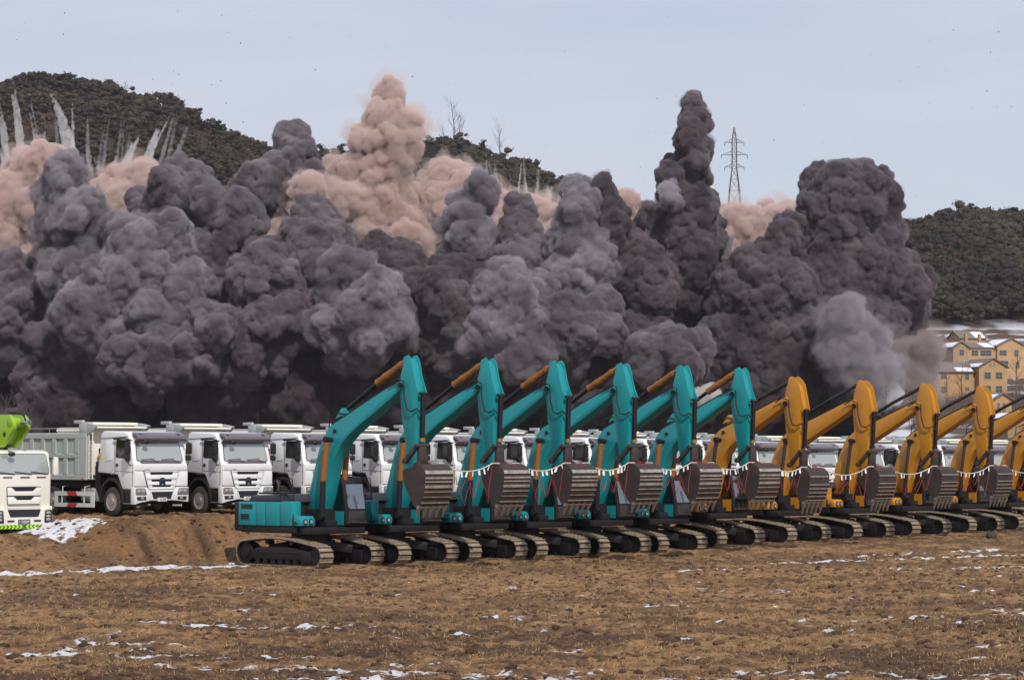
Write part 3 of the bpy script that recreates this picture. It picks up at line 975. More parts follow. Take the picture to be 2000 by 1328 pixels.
HEAD = -math.radians(44)
hv = np.array([math.cos(HEAD), math.sin(HEAD)])
lv = np.array([-math.sin(HEAD), math.cos(HEAD)])
TEAL = [(-6.36, 88.25), (-3.80, 90.7), (-1.29, 93.15), (1.11, 95.61), (3.56, 98.03), (5.93, 100.43)]
YEL = [(8.85, 107.19), (12.27, 112.13), (15.82, 116.99), (19.29, 121.84), (22.79, 126.71), (26.2, 131.5)]
YK = [.957, .95, .943, .936, .93, .925]
ORD = ['first', 'second', 'third', 'fourth', 'fifth', 'sixth']
ex_t = make_excavator('teal')
ex_y = make_excavator('yellow')
EXC = []
for i, p in enumerate(TEAL):
    o = ex_t if i == 0 else copy_tree(ex_t)
    q = np.array(p) + 1.2 * lv - 2.2 * hv
    o.location = (q[0], q[1], 0)
    o.rotation_euler = (0, 0, HEAD + (0, .012, -.010, .015, -.006, .010)[i])
    tag(o, ['teal excavator at the near left end of the row, its whole near track in view', 'second teal excavator from the left end of the row', 'third teal excavator from the left end of the row',
            'fourth teal excavator from the left end of the row', 'fifth teal excavator, second teal one from the yellow excavators', 'teal excavator parked next to the first yellow excavator'][i],
        'excavator', 'teal excavators lined up on the field')
    EXC.append((o, 'teal', 1.0))
for i, p in enumerate(YEL):
    o = ex_y if i == 0 else copy_tree(ex_y)
    k = YK[i]
    sc = k / .957
    q = np.array(p) * k + (1.15 * lv - 2.2 * hv) * sc
    o.location = (q[0], q[1], CAMH * (1 - k))
    o.rotation_euler = (0, 0, HEAD + (-.012, .014, 0, -.016, .01, 0)[i])
    o.scale = (sc, sc, sc)
    tag(o, ['yellow excavator parked next to the last teal excavator', 'second yellow excavator from the teal ones', 'third yellow excavator from the teal ones', 'fourth yellow excavator from the teal ones',
            'fifth yellow excavator from the teal ones, below the ochre houses', 'yellow excavator cut off by the right edge, last in the row'][i],
        'excavator', 'yellow excavators lined up on the field')
    EXC.append((o, 'yellow', sc))

def ex_pt(i, x, y, z):
    o, kind, sc = EXC[i]
    return np.array([o.location[0] + (x * hv[0] + y * lv[0]) * sc, o.location[1] + (x * hv[1] + y * lv[1]) * sc, o.location[2] + z * sc])

# ropes with white paper tags and red cords from bucket to bucket
NM = [f'{ORD[i]} teal' for i in range(6)] + [f'{ORD[i]} yellow' for i in range(6)]
g = random.Random(11)
def bucket_top(i, y):
    k = EXC[i][1]
    return ex_pt(i, 6.02 if k == 'teal' else 5.74, y, 3.60 if k == 'teal' else 3.24)
for i in range(len(EXC) - 1):
    A, B = bucket_top(i, .3), bucket_top(i + 1, -.3)
    A2, B2 = bucket_top(i, .66), bucket_top(i + 1, -.66)
    pts = [A, A2]
    n = 16
    L = np.linalg.norm(B2 - A2)
    sag = .16 + .04 * L
    for k in range(1, n):
        f = k / n
        p = A2 * (1 - f) + B2 * f
        p[2] -= sag * 4 * f * (1 - f) + .05 * (1 - f)
        pts.append(p)
    pts += [B2, B]
    root = empty('tag_rope', tuple(A))
    tag(root, f'white rope hung with paper tags between the {NM[i]} and {NM[i + 1]} excavator buckets', 'rope', 'tagged ropes slung between the buckets')
    rel = lambda p: tuple(np.array(p) - A)
    MB().tube([rel(p) for p in pts], .018, 6).build('rope', M['rope'], root)
    nt_ = 9
    dirv = (B2 - A2) / L
    for k in range(nt_):
        f = (k + .5 + g.uniform(-.25, .25)) / nt_
        p = A2 * (1 - f) + B2 * f
        p[2] -= sag * 4 * f * (1 - f) + .05 * (1 - f)
        w, h = g.uniform(.034, .046), g.uniform(.15, .20)
        tl = g.uniform(-.08, .08)
        an = g.uniform(-.5, .5)
        d = np.array([dirv[0] * math.cos(an) - dirv[1] * math.sin(an), dirv[0] * math.sin(an) + dirv[1] * math.cos(an), 0]) * w
        e = np.array([-d[1], d[0], 0]) * .08
        a, b = rel(p - d), rel(p + d)
        dn = np.array([tl * dirv[0], tl * dirv[1], -h])
        a, b = np.array(a) + [0, 0, -.015], np.array(b) + [0, 0, -.015]
        m = MB().hexa([a + dn, b + dn, b + dn + e, a + dn + e, a, b, b + e, a + e])
        m.build('paper_tag', M['tagm'], root, smooth=0)
    # red cord, drooping in loops under the rope
    pts = [bucket_top(i, -.1), bucket_top(i, .3) + [0, 0, .02], A2 + [0, 0, -.02]]
    lows = [g.uniform(.5, 1.1) for _ in range(4)]
    for k, f in enumerate((.12, .25, .38, .5, .62, .75, .88)):
        p = A2 * (1 - f) + B2 * f
        p[2] -= sag * 4 * f * (1 - f) + .2 + (lows[k // 2] if k % 2 == 0 else g.uniform(.1, .3))
        p[:2] += np.array([hv[0], hv[1]]) * g.uniform(-.1, .12)
        pts.append(p)
    pts += [B2 + [0, 0, -.03], bucket_top(i + 1, -.3) + [0, 0, .02], bucket_top(i + 1, .2) + np.array([hv[0] * .35, hv[1] * .35, -.1])]
    # a second strand
    pts2 = []
    for k in range(6):
        f = .2 + .12 * k
        p = A2 * (1 - f) + B2 * f
        p[2] -= .45 + (.65 if k % 2 else 0) * g.uniform(.6, 1.2)
        p[:2] += np.array([hv[0], hv[1]]) * .1
        pts2.append(p)
    def jag(P):
        out = []
        for a, b in zip(P, P[1:]):
            out.append(a)
            for f in (.33, .66):
                out.append(a * (1 - f) + b * f + np.array([g.uniform(-.03, .03) for _ in range(3)]))
        return out + [P[-1]]
    c = MB().tube([np.array(p) - A for p in jag(pts)], .008, 5)
    c.tube([np.array(p) - A for p in jag(pts2)], .007, 5)
    co = c.build('red_cord', M['redcord'])
    co.location = tuple(A)
    tag(co, f'red cord looping down between the {NM[i]} and {NM[i + 1]} excavator buckets', 'cord', 'red cords drooping between the buckets')

# ------------------------------------------------------------------ dump trucks
def strokes(m, x, y0, y1, z0, z1, n, seed):
    gg = random.Random(seed)
    w = (y1 - y0) / n
    for k in range(n):
        a = y0 + k * w + w * .15
        b = a + w * .6
        if gg.random() < .7: m.box(x, x + .004, a, a + w * .18, z0, z1)
        if gg.random() < .7: m.box(x, x + .004, b - w * .18, b, z0, z1)
        for zz in (z0, (z0 + z1) / 2, z1 - .018):
            if gg.random() < .6: m.box(x, x + .004, a + w * .18, b - w * .18, zz, zz + .018)

def make_wheel(root, x, s, dual=False):
    y0, y1 = s * 1.22, s * (.88 if not dual else .62)
    r = .53
    t = MB()
    prof = [(y0, r - .06), (y0 - s * .03, r - .01), (y0 - s * .08, r), (y1 + s * .08, r), (y1, r - .06)]
    n = 32
    vs, fs = [], []
    prof = [(y0, .33)] + prof + [(y1, .33)]
    for (y, rr) in prof:
        for k in range(n):
            a = 2 * PI * k / n
            vs.append((x + rr * math.cos(a), y, r + rr * math.sin(a)))
    for i in range(len(prof) - 1):
        for k in range(n):
            fs.append((i * n + k, i * n + (k + 1) % n, (i + 1) * n + (k + 1) % n, (i + 1) * n + k))
    t.add(vs, fs)
    for k in range(n):
        a = 2 * PI * (k + .5) / n
        c, s_ = math.cos(a), math.sin(a)
        t.bar((x + .525 * c, y0 - s * .05, r + .525 * s_), (x + .525 * c, (y0 + y1) / 2, r + .525 * s_), .05, .03, (c, 0, s_))
    w = t.build('wheel', M['tyre'], root, smooth=45)
    d = MB().tube([(x, y0 - s * .02, r), (x, y1, r)], .335, 24)
    dish = MB()
    ring = [(.335, .0), (.30, -.015), (.26, -.07), (.15, -.07), (.13, .01), (.0, .015)]
    vs, fs = [], []
    for (rr, oy) in ring:
        for k in range(24):
            a = 2 * PI * k / 24
            vs.append((x + rr * math.cos(a), y0 + s * oy, r + rr * math.sin(a)))
    for i in range(len(ring) - 1):
        for k in range(24):
            fs.append((i * 24 + k, i * 24 + (k + 1) % 24, (i + 1) * 24 + (k + 1) % 24, (i + 1) * 24 + k))
    d.add(vs, fs)
    d.build('rim', M['rim'], w, smooth=40)
    hl = MB()
    for k in range(8):
        a = 2 * PI * k / 8 + .2
        cx, cz = x + .225 * math.cos(a), r + .225 * math.sin(a)
        hl.tube([(cx, y0 - s * .075, cz), (cx, y0 - s * .062, cz)], .032, 8)
    hl.build('rim_hole', M['ink'], w)

def rounded(pts, r=.06, n=4):
    """round the corners of a 2-D polygon"""
    out = []
    N = len(pts)
    for i in range(N):
        p, a, b = Vector(pts[i]), Vector(pts[i - 1]), Vector(pts[(i + 1) % N])
        u, v = (a - p), (b - p)
        k = min(r, u.length * .45, v.length * .45)
        p0, p1 = p + u.normalized() * k, p + v.normalized() * k
        for j in range(n + 1):
            f = j / n
            out.append(tuple((p0 * (1 - f) ** 2 + p * 2 * f * (1 - f) + p1 * f * f)))
    return out

def front_pane(name, poly, xa, za, xb, zb, off, mt, parent, thick=.01):
    """a pane lying on the raked front: poly in (y, z)"""
    m = MB()
    X = lambda z: xa + (xb - xa) * (z - za) / (zb - za)
    n = len(poly)
    vs = [(X(z) + off + thick, y, z) for y, z in poly] + [(X(z) + off, y, z) for y, z in poly]
    fs = [tuple(range(n)), tuple(range(2 * n - 1, n - 1, -1))] + [((i + 1) % n, i, i + n, (i + 1) % n + n) for i in range(n)]
    m.add(vs, fs)
    return m.build(name, mt, parent, smooth=0)

def make_dump_truck():
    root = empty('dump_truck')
    # cab shell
    prof = [(-.02, 1.06), (.0, 1.9), (-.06, 1.97), (-.30, 2.84), (-.36, 3.0), (-.62, 3.10), (-1.95, 3.14), (-2.12, 3.06), (-2.34, 1.60), (-1.08, 1.52), (-.76, .98), (-.3, .98)]
    cab = MB().prism(prof, -1.2, 1.2).build('cab', M['white'], root, bevel=.055, seg=3)
    # drip rail line, door gaps, body crease
    ln = MB()
    for s in (-1, 1):
        y = s * 1.203
        ln.tube([(-.42, y, 2.92), (-2.1, y, 2.86)], .012, 5)
        ln.tube([(-1.22, y, 2.88), (-1.22, y, 1.55)], .008, 5)
        ln.tube([(-.12, y, 1.92), (-.12, y, 1.0)], .008, 5)
        ln.tube([(-.05, y, 1.62), (-1.2, y, 1.66)], .006, 5)
    ln.build('door_seam', M['hood'], cab)
    for s in (-1, 1):
        a, b = (s * 1.2, s * 1.215)
        MB().prism(rounded([(-1.35, 2.05), (-1.85, 2.0), (-1.83, 2.78), (-1.33, 2.8)], .1), min(a, b), max(a, b)).build('sleeper_panel', M['white'], cab, bevel=.008)
    for s in (-1, 1):
        y = s * 1.2
        MB().prism(rounded([(-.28, 2.0), (-.22, 2.5), (-.34, 2.80), (-1.12, 2.82), (-1.17, 2.16), (-.62, 2.12), (-.5, 1.98)], .05), min(y, y + s * .012), max(y, y + s * .012)).build('side_window', M['side_glass'] if 0 else M['black_glass'], cab, smooth=0)
        MB().tube([(-.18, y + s * .015, 2.78), (-.5, y + s * .1, 2.86), (-1.22, y + s * .07, 2.84)], .03, 6).build('rain_visor', M['dark'], cab)
        MB().box(-1.14, -1.02, min(y, y + s * .03), max(y, y + s * .03), 1.83, 1.93).build('door_handle', M['ink'], cab)
        MB().box(-2.22, -2.06, min(y, y + s * .006), max(y, y + s * .006), 2.1, 2.28).build('sticker', M['yellow_mark'], cab) if s < 0 else None
        mr = MB()
        mr.tube([(-.2, y, 1.9), (-.15, y + s * .12, 1.86), (-.18, y + s * .2, 2.1), (-.18, y + s * .2, 2.72), (-.22, y, 2.8)], .02, 6)
        mi = mr.build('mirror', M['black'], cab)
        MB().prism(rounded([(y + s * .08 , 2.28), (y + s * .30, 2.28), (y + s * .30, 2.7), (y + s * .08, 2.7)], .05), -.22, -.12, 'x').build('mirror_head', M['black'], mi, bevel=.02)
        MB().prism(rounded([(y + s * .08 , 2.04), (y + s * .28, 2.04), (y + s * .28, 2.24), (y + s * .08, 2.24)], .05), -.22, -.12, 'x').build('mirror_head', M['black'], mi, bevel=.02)
    ws = rounded([(-.98, 2.03), (1.0, 2.03), (1.02, 2.1), (.94, 2.80), (-.94, 2.80), (-1.02, 2.1)], .08)
    front_pane('windshield_seal', [(y * 1.03, 2.42 + (z - 2.42) * 1.05) for y, z in ws], -.06, 1.97, -.30, 2.84, .0, M['black'], cab, .006)
    front_pane('windshield', ws, -.06, 1.97, -.30, 2.84, .010, M['windshield'], cab, .004)
    front_pane('cowl', [(-.9, 1.93), (.95, 1.93), (.95, 2.02), (-.9, 2.02)], -.06, 1.97, -.30, 2.84, .018, M['visor'], cab, .012)
    for y0 in (-.55, .35):
        w = MB().tube([(-.01, y0 + .45, 1.99), (-.02, y0 + .1, 2.1), (-.03, y0 - .3, 2.08)], .010, 5)
        w.tube([(-.0, y0 - .35, 2.075), (-.0, y0 + .25, 2.115)], .012, 5)
        w.build('wiper', M['black'], cab)
    vp = []
    for (x, z) in [(-.22, 2.74), (.02, 2.80), (.05, 2.85), (.0, 2.95), (-.18, 3.06), (-.34, 3.09), (-.34, 2.98), (-.2, 2.96), (-.06, 2.9), (-.2, 2.82)]:
        vp.append((x, z))
    v = MB().prism(vp, -1.08, 1.10).build('sun_visor', M['visor'], cab, bevel=.02)
    for y in (-.85, .87):
        MB().box(-.18, -.06, y - .07, y + .07, 3.03, 3.075).build('marker_lamp', M['lamp'], v, bevel=.01)
    cm = MB().tube([(-.05, -.72, 2.9), (.06, -.72, 2.84)], .02, 6)
    cm.ball((.07, -.72, 2.74), .12, 2, (.5, 1.1, .85))
    cm.build('kerb_mirror', M['black'], cab)
    # front fascia
    fa = MB()
    fa.prism(rounded([(-1.19, 1.10), (-.66, 1.10), (-.84, 1.63), (-1.19, 1.66)], .04), 0, .03, 'x')
    fa.prism(rounded([(1.19, 1.10), (.66, 1.10), (.84, 1.63), (1.19, 1.66)], .04), 0, .03, 'x')
    fa.prism(rounded([(-1.19, 1.68), (1.19, 1.68), (1.17, 1.91), (-1.17, 1.91)], .04), 0, .025, 'x')
    fa.build('front_panel', M['white'], cab, bevel=.012)
    gr = MB().prism([(-.80, 1.66), (.80, 1.66), (.60, .98), (-.60, .98)], 0, .012, 'x').build('grille', M['hood'], cab, smooth=0)
    gw = MB()
    # white louvres framing three dark slots
    for (z0, z1, w0, w1) in ((.99, 1.07, .57, .60), (1.15, 1.27, .62, .66), (1.36, 1.52, .69, .73), (1.63, 1.655, .77, .78)):
        gw.hexa([(.012, -w0, z0), (.075, -w0 + .03, z0), (.075, w0 - .03, z0), (.012, w0, z0), (.012, -w1, z1), (.055, -w1 + .03, z1), (.055, w1 - .03, z1), (.012, w1, z1)])
    for s in (-1, 1):
        gw.hexa([(.012, s * .40, 1.0), (.06, s * .41, 1.0), (.06, s * .58, 1.0), (.012, s * .59, 1.0), (.012, s * .52, 1.65), (.045, s * .53, 1.65), (.045, s * .765, 1.65), (.012, s * .775, 1.65)])
    gw.build('louvre', M['white'], gr, bevel=.008)
    em = MB().prism(rounded([(-.13, 1.14), (-.05, 1.14), (-.03, 1.2), (.03, 1.2), (.05, 1.14), (.13, 1.14), (.14, 1.3), (.08, 1.42), (-.08, 1.42), (-.14, 1.3)], .03), .06, .10, 'x')
    em.build('emblem', M['emblem'], gr, bevel=.01)
    lt = MB()
    strokes(lt, .0255, -.8, -.52, 1.70, 1.73, 6, 5)
    lt.build('badge_lettering', M['hood'], cab)
    # bumper
    bp = MB().prism([(-1.22, .43), (-.95, .50), (-.5, .57), (.5, .57), (.95, .54), (1.22, .50), (1.22, 1.08), (.66, 1.08), (.58, .97), (-.58, .97), (-.66, 1.08), (-1.22, 1.08)], -.22, .06, 'x').build('bumper', M['white'], root, bevel=.035)
    MB().prism([(-.50, .90), (.50, .90), (.40, .63), (-.40, .63)], .058, .066, 'x').build('bumper_intake', M['ink'], bp, smooth=0)
    fr = MB()
    for (y0, z0, y1, z1) in ((-.53, .92, .53, .92), (-.53, .92, -.42, .61), (.53, .92, .42, .61)):
        fr.bar((.07, y0, z0), (.07, y1, z1), .035, .04)
    fr.build('intake_trim', M['white'], bp)
    pl = MB().box(.07, .085, -.21, .21, .545, .685).build('number_plate', M['plate'], bp, smooth=0)
    st = MB()
    strokes(st, .0852, -.18, .18, .57, .66, 7, 2)
    st.build('plate_lettering', M['ink'], pl, smooth=0)
    for s in (-1, 1):
        a, b = sorted((s * .68, s * 1.19))
        hl = MB().prism(rounded([(a, .78), (b, .78), (b, 1.04), (a + (.08 if s > 0 else 0), 1.04)] if s > 0 else [(a, .78), (b, .78), (b - .08, 1.04), (a, 1.04)], .05), .055, .075, 'x').build('headlight', M['hlbase'], bp, bevel=.006)
        lens = MB()
        for (cy, cz, r) in ((s * .84, .91, .085), (s * 1.04, .91, .075)):
            lens.ball((.075, cy, cz), r, 2, (.25, 1, 1))
        lens.build('lamp_bulb', M['lamp'], hl)
        MB().ball((.077, s * 1.12, .99), .045, 1, (.3, 1, .7)).build('indicator', M['amber'], hl)
        fg = MB().prism(rounded([(s * .70, .60), (s * 1.10, .58), (s * 1.14, .72), (s * .72, .73)], .03), .058, .068, 'x').build('fog_lamp', M['ink'], bp, smooth=0)
        MB().ball((.068, s * .88, .66), .055, 2, (.3, 1.3, .9)).build('lamp_bulb', M['lamp'], fg)
        MB().prism([(s * .62, 1.075), (s * 1.2, 1.075), (s * 1.2, 1.105), (s * .62, 1.105)], .0, .045, 'x').build('seam', M['ink'], bp, smooth=0)
    # chassis, steps, arches
    ch = MB()
    for s in (-1, 1):
        ch.box(-8.0, -.2, s * .45 - .05, s * .45 + .05, .72, 1.0)
        a, b = sorted((s * .8, s * 1.18))
        ch.box(-.72, -.24, a, b, .42, .97)
    ch.box(-.9, -.2, -.9, .9, .45, 1.0)
    ch.box(-2.4, -.3, -.75, .75, .95, 1.5)
    ch.box(-8, -2.4, -.7, .7, .95, 1.3)
    ch.tube([(-1.4, -1, .53), (-1.4, 1, .53)], .09, 8)
    for x in (-5.3, -6.65): ch.tube([(x, -1, .53), (x, 1, .53)], .12, 8)
    ch.build('chassis', M['dark'], root, bevel=.02)
    for s in (-1, 1):
        stp = MB()
        stp.box(-.72, -.26, min(s * 1.15, s * 1.2), max(s * 1.15, s * 1.2), .46, .485)
        stp.build('step', M['rim'], root)
        arch = []
        for k in range(13):
            a = PI * (-.02 + 1.04 * k / 12)
            arch.append((-1.42 + .76 * math.cos(a), .55 + .86 * math.sin(a)))
        for k in range(12, -1, -1):
            a = PI * (-.02 + 1.04 * k / 12)
            arch.append((-1.42 + .67 * math.cos(a), .55 + .76 * math.sin(a)))
        MB().prism(arch, min(s * .78, s * 1.24), max(s * .78, s * 1.24)).build('mudguard', M['black'], root, smooth=50)
        sg = MB()
        y = s * 1.2
        sg.box(-5.1, -2.5, min(y, y + s * .04), max(y, y + s * .04), .72, .88)
        sg.box(-5.1, -2.5, min(y, y + s * .04), max(y, y + s * .04), .30, .45)
        for x in (-5.1, -2.72): sg.box(x, x + .22, min(y, y + s * .04), max(y, y + s * .04), .455, .715)
        for x in (-4.65, -3.2): sg.box(x, x + .05, min(y, y + s * .03), max(y, y + s * .03), .455, .715)
        for x in (-4.6, -3.15): sg.tube([(x, y, .86), (x, y, 1.05), (x - .1, y - s * .3, 1.1)], .02, 6)
        gd = sg.build('side_guard', M['guard'], root, smooth=0)
        rd = MB()
        ya, yb = sorted((y + s * .041, y + s * .046))
        for z0, z1, d in ((.722, .878, .06), (.302, .448, -.06)):
            rd.prism([(-4.22 - d, z1), (-3.62 - d, z1), (-3.62 + d, z0), (-4.22 + d, z0)], ya, yb)
        rd.build('red_stripe', M['red'], gd, smooth=0)
        make_wheel(root, -1.4, s)
        make_wheel(root, -5.3, s, True)
        make_wheel(root, -6.65, s, True)
        MB().box(-3.6, -2.75, min(s * .65, s * 1.1), max(s * .65, s * 1.1), .5, 1.02).build('fuel_tank', M['rim'], root, bevel=.08)
    bh = MB().tube([(-2.5, -.9, 1.0), (-2.55, -.9, 2.5)], .09, 10)
    bh.box(-2.75, -2.42, -1.0, -.55, 1.0, 2.0)
    bh.build('air_filter', M['black'], root, bevel=.02)
    # tipper body
    bd = MB()
    bd.box(-8.3, -3.02, -1.2, 1.2, 1.32, 1.42)
    bd.box(-3.1, -3.0, -1.2, 1.2, 1.42, 3.36)
    for s in (-1, 1):
        a, b = sorted((s * 1.12, s * 1.19))
        bd.box(-8.3, -3.0, a, b, 1.32, 3.08)
        a, b = sorted((s * 1.191, s * 1.25))
        bd.box(-8.3, -3.0, a, b, 2.86, 3.06)
        bd.box(-8.3, -3.0, a, b, 1.31, 1.5)
        bd.box(-8.3, -3.5, a, b, 2.13, 2.28)
        for k in range(7):
            x = -3.5 - k * .76
            bd.box(x - .26, x, a, b, 1.505, 2.125)
            bd.box(x - .26, x, a, b, 2.285, 2.855)
        bd.box(-3.495, -3.0, a, b, 1.505, 2.855)
    bd.box(-8.35, -8.28, -1.2, 1.2, 1.32, 3.0)
    body = bd.build('tipper_body', M['body'], root, bevel=.015, seg=1)
    for s in (-1, 1):
        ps = MB()
        a, b = sorted((s * 1.10, s * 1.24))
        ps.box(-3.5, -3.0, a, b, 3.062, 3.42)
        if s < 0: ps.box(-3.85, -3.3, a, b, 3.425, 3.55)
        ps.prism([(-3.0, 3.45), (-2.34, 3.36), (-2.55, 3.18), (-3.0, 3.0)], a - s * .001, b + s * .004)
        ps.build('corner_post', M['body'], body, bevel=.012)
    cn = MB().hexa([(-3.3, -1.1, 3.40), (-2.58, -1.24, 3.37), (-2.58, .80, 3.37), (-3.3, .80, 3.40), (-3.3, -1.1, 3.48), (-2.58, -1.24, 3.46), (-2.58, .80, 3.46), (-3.3, .80, 3.48)])
    cn.hexa([(-3.2, -1.1, 3.28), (-2.36, -1.2, 3.25), (-2.36, 1.05, 3.25), (-3.2, 1.05, 3.28), (-3.2, -1.1, 3.34), (-2.36, -1.2, 3.31), (-2.36, 1.05, 3.31), (-3.2, 1.05, 3.34)])
    cn.box(-3.2, -2.75, -1.0, .78, 3.33, 3.39)
    cn.build('cab_canopy', M['canopy'], body, bevel=.008)
    MB().box(-2.98, -2.90, -1.0, 1.0, 1.5, 3.3).build('head_board', M['canopy'], body, bevel=.01)
    ld = MB()
    for x in (-2.90, -2.66):
        ld.tube([(x, -1.2, 1.36), (x, -1.2, 3.15), (x - .04, -1.16, 3.3)], .018, 6)
    for k in range(6): ld.tube([(-2.90, -1.2, 1.55 + k * .3), (-2.66, -1.2, 1.55 + k * .3)], .014, 6)
    ld.build('ladder', M['canopy'], body)
    MB().tube([(-8.0, .9, 3.2), (-3.6, .9, 3.2)], .12, 10).build('tarpaulin_roll', M['canopy'], body)
    tr = MB().tube([(-8.0, -1.15, 3.25), (-3.56, -1.15, 3.25)], .02, 6)
    for x in (-7.5, -5.6): tr.tube([(x, -1.15, 3.06), (x, -1.15, 3.25)], .015, 5)
    tr.build('tarpaulin_rail', M['rim'], body)
    rl = MB().box(-3.32, -3.16, -1.256, -1.25, 1.34, 1.38)
    rl.build('reflector', M['red'], body)
    return root

M['black_glass'] = mat('dark_side_glass', (.012, .013, .014), .08, var=.3, spec=.6)
M['hlbase'] = mat('headlight_bowl', (.33, .32, .33), .25, metal=.5, var=.3, scale=10)
TA = -math.radians(90 - 44)
dt = make_dump_truck()
TRK = []
for k in range(16):
    o = dt if k == 0 else copy_tree(dt)
    d = k * 4.07
    back = 0 if k < 7 else -.25 * (k - 6)
    p = T0 + RW * d + HW * back
    z = float(crest(d)) - (0 if k else 0)
    o.location = (p[0], p[1], z)
    o.rotation_euler = (0, 0, TA)
    lab = ['white dump truck with its whole side guard and front in view, left of the others', 'white dump truck directly left of the first teal excavator, front fully in view',
           'white dump truck half hidden by the boom of the first teal excavator', 'white dump truck seen between the first teal boom and its arm', 'white dump truck seen between the first and second teal excavators',
           'white dump truck seen between the second and third teal excavators', 'white dump truck seen between the third and fourth teal excavators', 'white dump truck seen between the fourth and fifth teal excavators',
           'white dump truck seen between the fifth and sixth teal excavators', 'white dump truck seen right of the sixth teal excavator arm', 'white dump truck seen right of the first yellow excavator arm',
           'white dump truck seen right of the second yellow excavator arm', 'white dump truck seen just left of the third yellow excavator arm', 'white dump truck seen right of the third yellow excavator arm', 'white dump truck seen right of the fourth yellow excavator arm', 'last white dump truck at the right edge'][k]
    tag(o, lab, 'dump truck', 'white dump trucks parked in a row on the bank')
    TRK.append(o)

# ------------------------------------------------------------------ white pump truck with the lime boom
def make_pump_truck():
    root = empty('crane_truck')
    prof = [(-.03, 1.16), (.0, 2.36), (-.14, 3.14), (-.22, 3.22), (-.5, 3.29), (-1.9, 3.3), (-2.0, 3.2), (-2.02, 1.5), (-1.55, 1.4), (-.75, 1.0), (-.4, .98)]
    cab = MB().prism(prof, -1.19, 1.19).build('cab', M['cream'], root, bevel=.07, seg=3)
    ws = rounded([(-1.04, 2.42), (1.04, 2.42), (1.10, 2.5), (1.02, 3.10), (.9, 3.14), (-.9, 3.14), (-1.02, 3.10), (-1.10, 2.5)], .1)
    front_pane('windshield_seal', [(y * 1.02, 2.78 + (z - 2.78) * 1.06) for y, z in ws], 0, 2.36, -.14, 3.14, .0, M['black'], cab, .006)
    front_pane('windshield', ws, 0, 2.36, -.14, 3.14, .01, M['windshield'], cab, .004)
    for y0 in (-.7, .05, .75):
        MB().tube([(.03, y0 - .45, 2.49), (.03, y0 + .3, 2.41)], .014, 5).build('wiper', M['black'], cab)
        MB().box(.0, .02, y0 - .2, y0 + .2, 2.27, 2.31).build('wiper_vent', M['ink'], cab, smooth=0)
    for s in (-1, 1):
        y = s * 1.19
        mi = MB().tube([(-.12, y, 3.0), (-.05, y + s * .14, 3.0), (-.05, y + s * .2, 2.9)], .02, 6).build('mirror', M['black'], cab)
        MB().prism(rounded([(y + s * .1, 2.35), (y + s * .32, 2.38), (y + s * .30, 3.02), (y + s * .12, 3.04)], .06), -.12, 0.02, 'x').build('mirror_head', M['cream'], mi, bevel=.02)
        MB().prism(rounded([(-.3, 2.4), (-.25, 3.0), (-1.2, 3.05), (-1.25, 2.4)], .06), min(y, y + s * .012), max(y, y + s * .012)).build('side_window', M['black_glass'], cab, smooth=0)
    km = MB().tube([(-.2, -.55, 3.26), (.1, -.6, 3.2)], .02, 6)
    km.ball((.12, -.6, 3.14), .13, 2, (.6, 1.2, .7))
    km.build('kerb_mirror', M['black'], cab)
    # grille
    g1 = MB().prism(rounded([(-.74, 1.95), (.74, 1.95), (.70, 1.29), (-.70, 1.29)], .05), -.005, .016, 'x').build('grille', M['hood'], cab, smooth=0)
    w = MB()
    w.prism([(-.72, 1.92), (-.55, 1.92), (-.38, 1.78), (.38, 1.78), (.55, 1.92), (.72, 1.92), (.71, 1.62), (.42, 1.62), (-.42, 1.62), (-.71, 1.62)], .01, .06, 'x')
    w.prism([(-.71, 1.58), (-.45, 1.58), (-.3, 1.46), (.3, 1.46), (.45, 1.58), (.71, 1.58), (.69, 1.31), (-.69, 1.31)], .01, .055, 'x')
    w.build('grille_bar', M['cream'], g1, bevel=.012)
    sl_ = MB()
    for (z0, z1, w0) in ((1.80, 1.82, .40), (1.85, 1.87, .46), (1.90, 1.92, .5), (1.48, 1.50, .32), (1.53, 1.55, .38)):
        sl_.box(.012, .035, -w0, w0, z0, z1)
    sl_.build('grille_slat', M['ink'], g1, smooth=0)
    bp = MB().prism([(-1.22, .40), (1.22, .40), (1.22, 1.24), (.85, 1.24), (.78, 1.14), (-.78, 1.14), (-.85, 1.24), (-1.22, 1.24)], -.25, .05, 'x').build('bumper', M['cream'], root, bevel=.04)
    MB().prism([(-.72, 1.12), (.72, 1.12), (.60, .84), (-.60, .84)], .048, .062, 'x').build('bumper_intake', M['ink'], bp, smooth=0)
    fr = MB()
    for zz in (.9, .98, 1.05): fr.box(.063, .075, -.5, .5, zz, zz + .025)
    fr.build('intake_slat', M['hood'], bp, smooth=0)
    for s in (-1, 1):
        MB().box(.05, .062, min(s * .42, s * .72), max(s * .42, s * .72), .66, .73).build('air_slot', M['ink'], bp, smooth=0)
        hl = MB().prism(rounded([(s * .86, .62), (s * 1.19, .62), (s * 1.19, 1.1), (s * .9, 1.08)], .05), .046, .066, 'x').build('headlight', M['ink'], bp, bevel=.006)
        ls = MB()
        for zz in (.74, .86, .99): ls.ball((.066, s * 1.04, zz), .07, 2, (.3, 1.5, .75))
        ls.build('lamp_bulb', M['lamp'], hl)
    pl = MB().box(.052, .066, -.26, .26, .58, .75).build('number_plate', M['hood'], bp, smooth=0)
    st = MB()
    strokes(st, .0665, -.22, .22, .61, .72, 7, 8)
    st.build('plate_lettering', M['plate'], pl, smooth=0)
    cb = MB().box(.05, .06, -1.2, 1.2, .42, .56).build('chevron_band', M['green_mark'], bp, smooth=0)
    cv = MB()
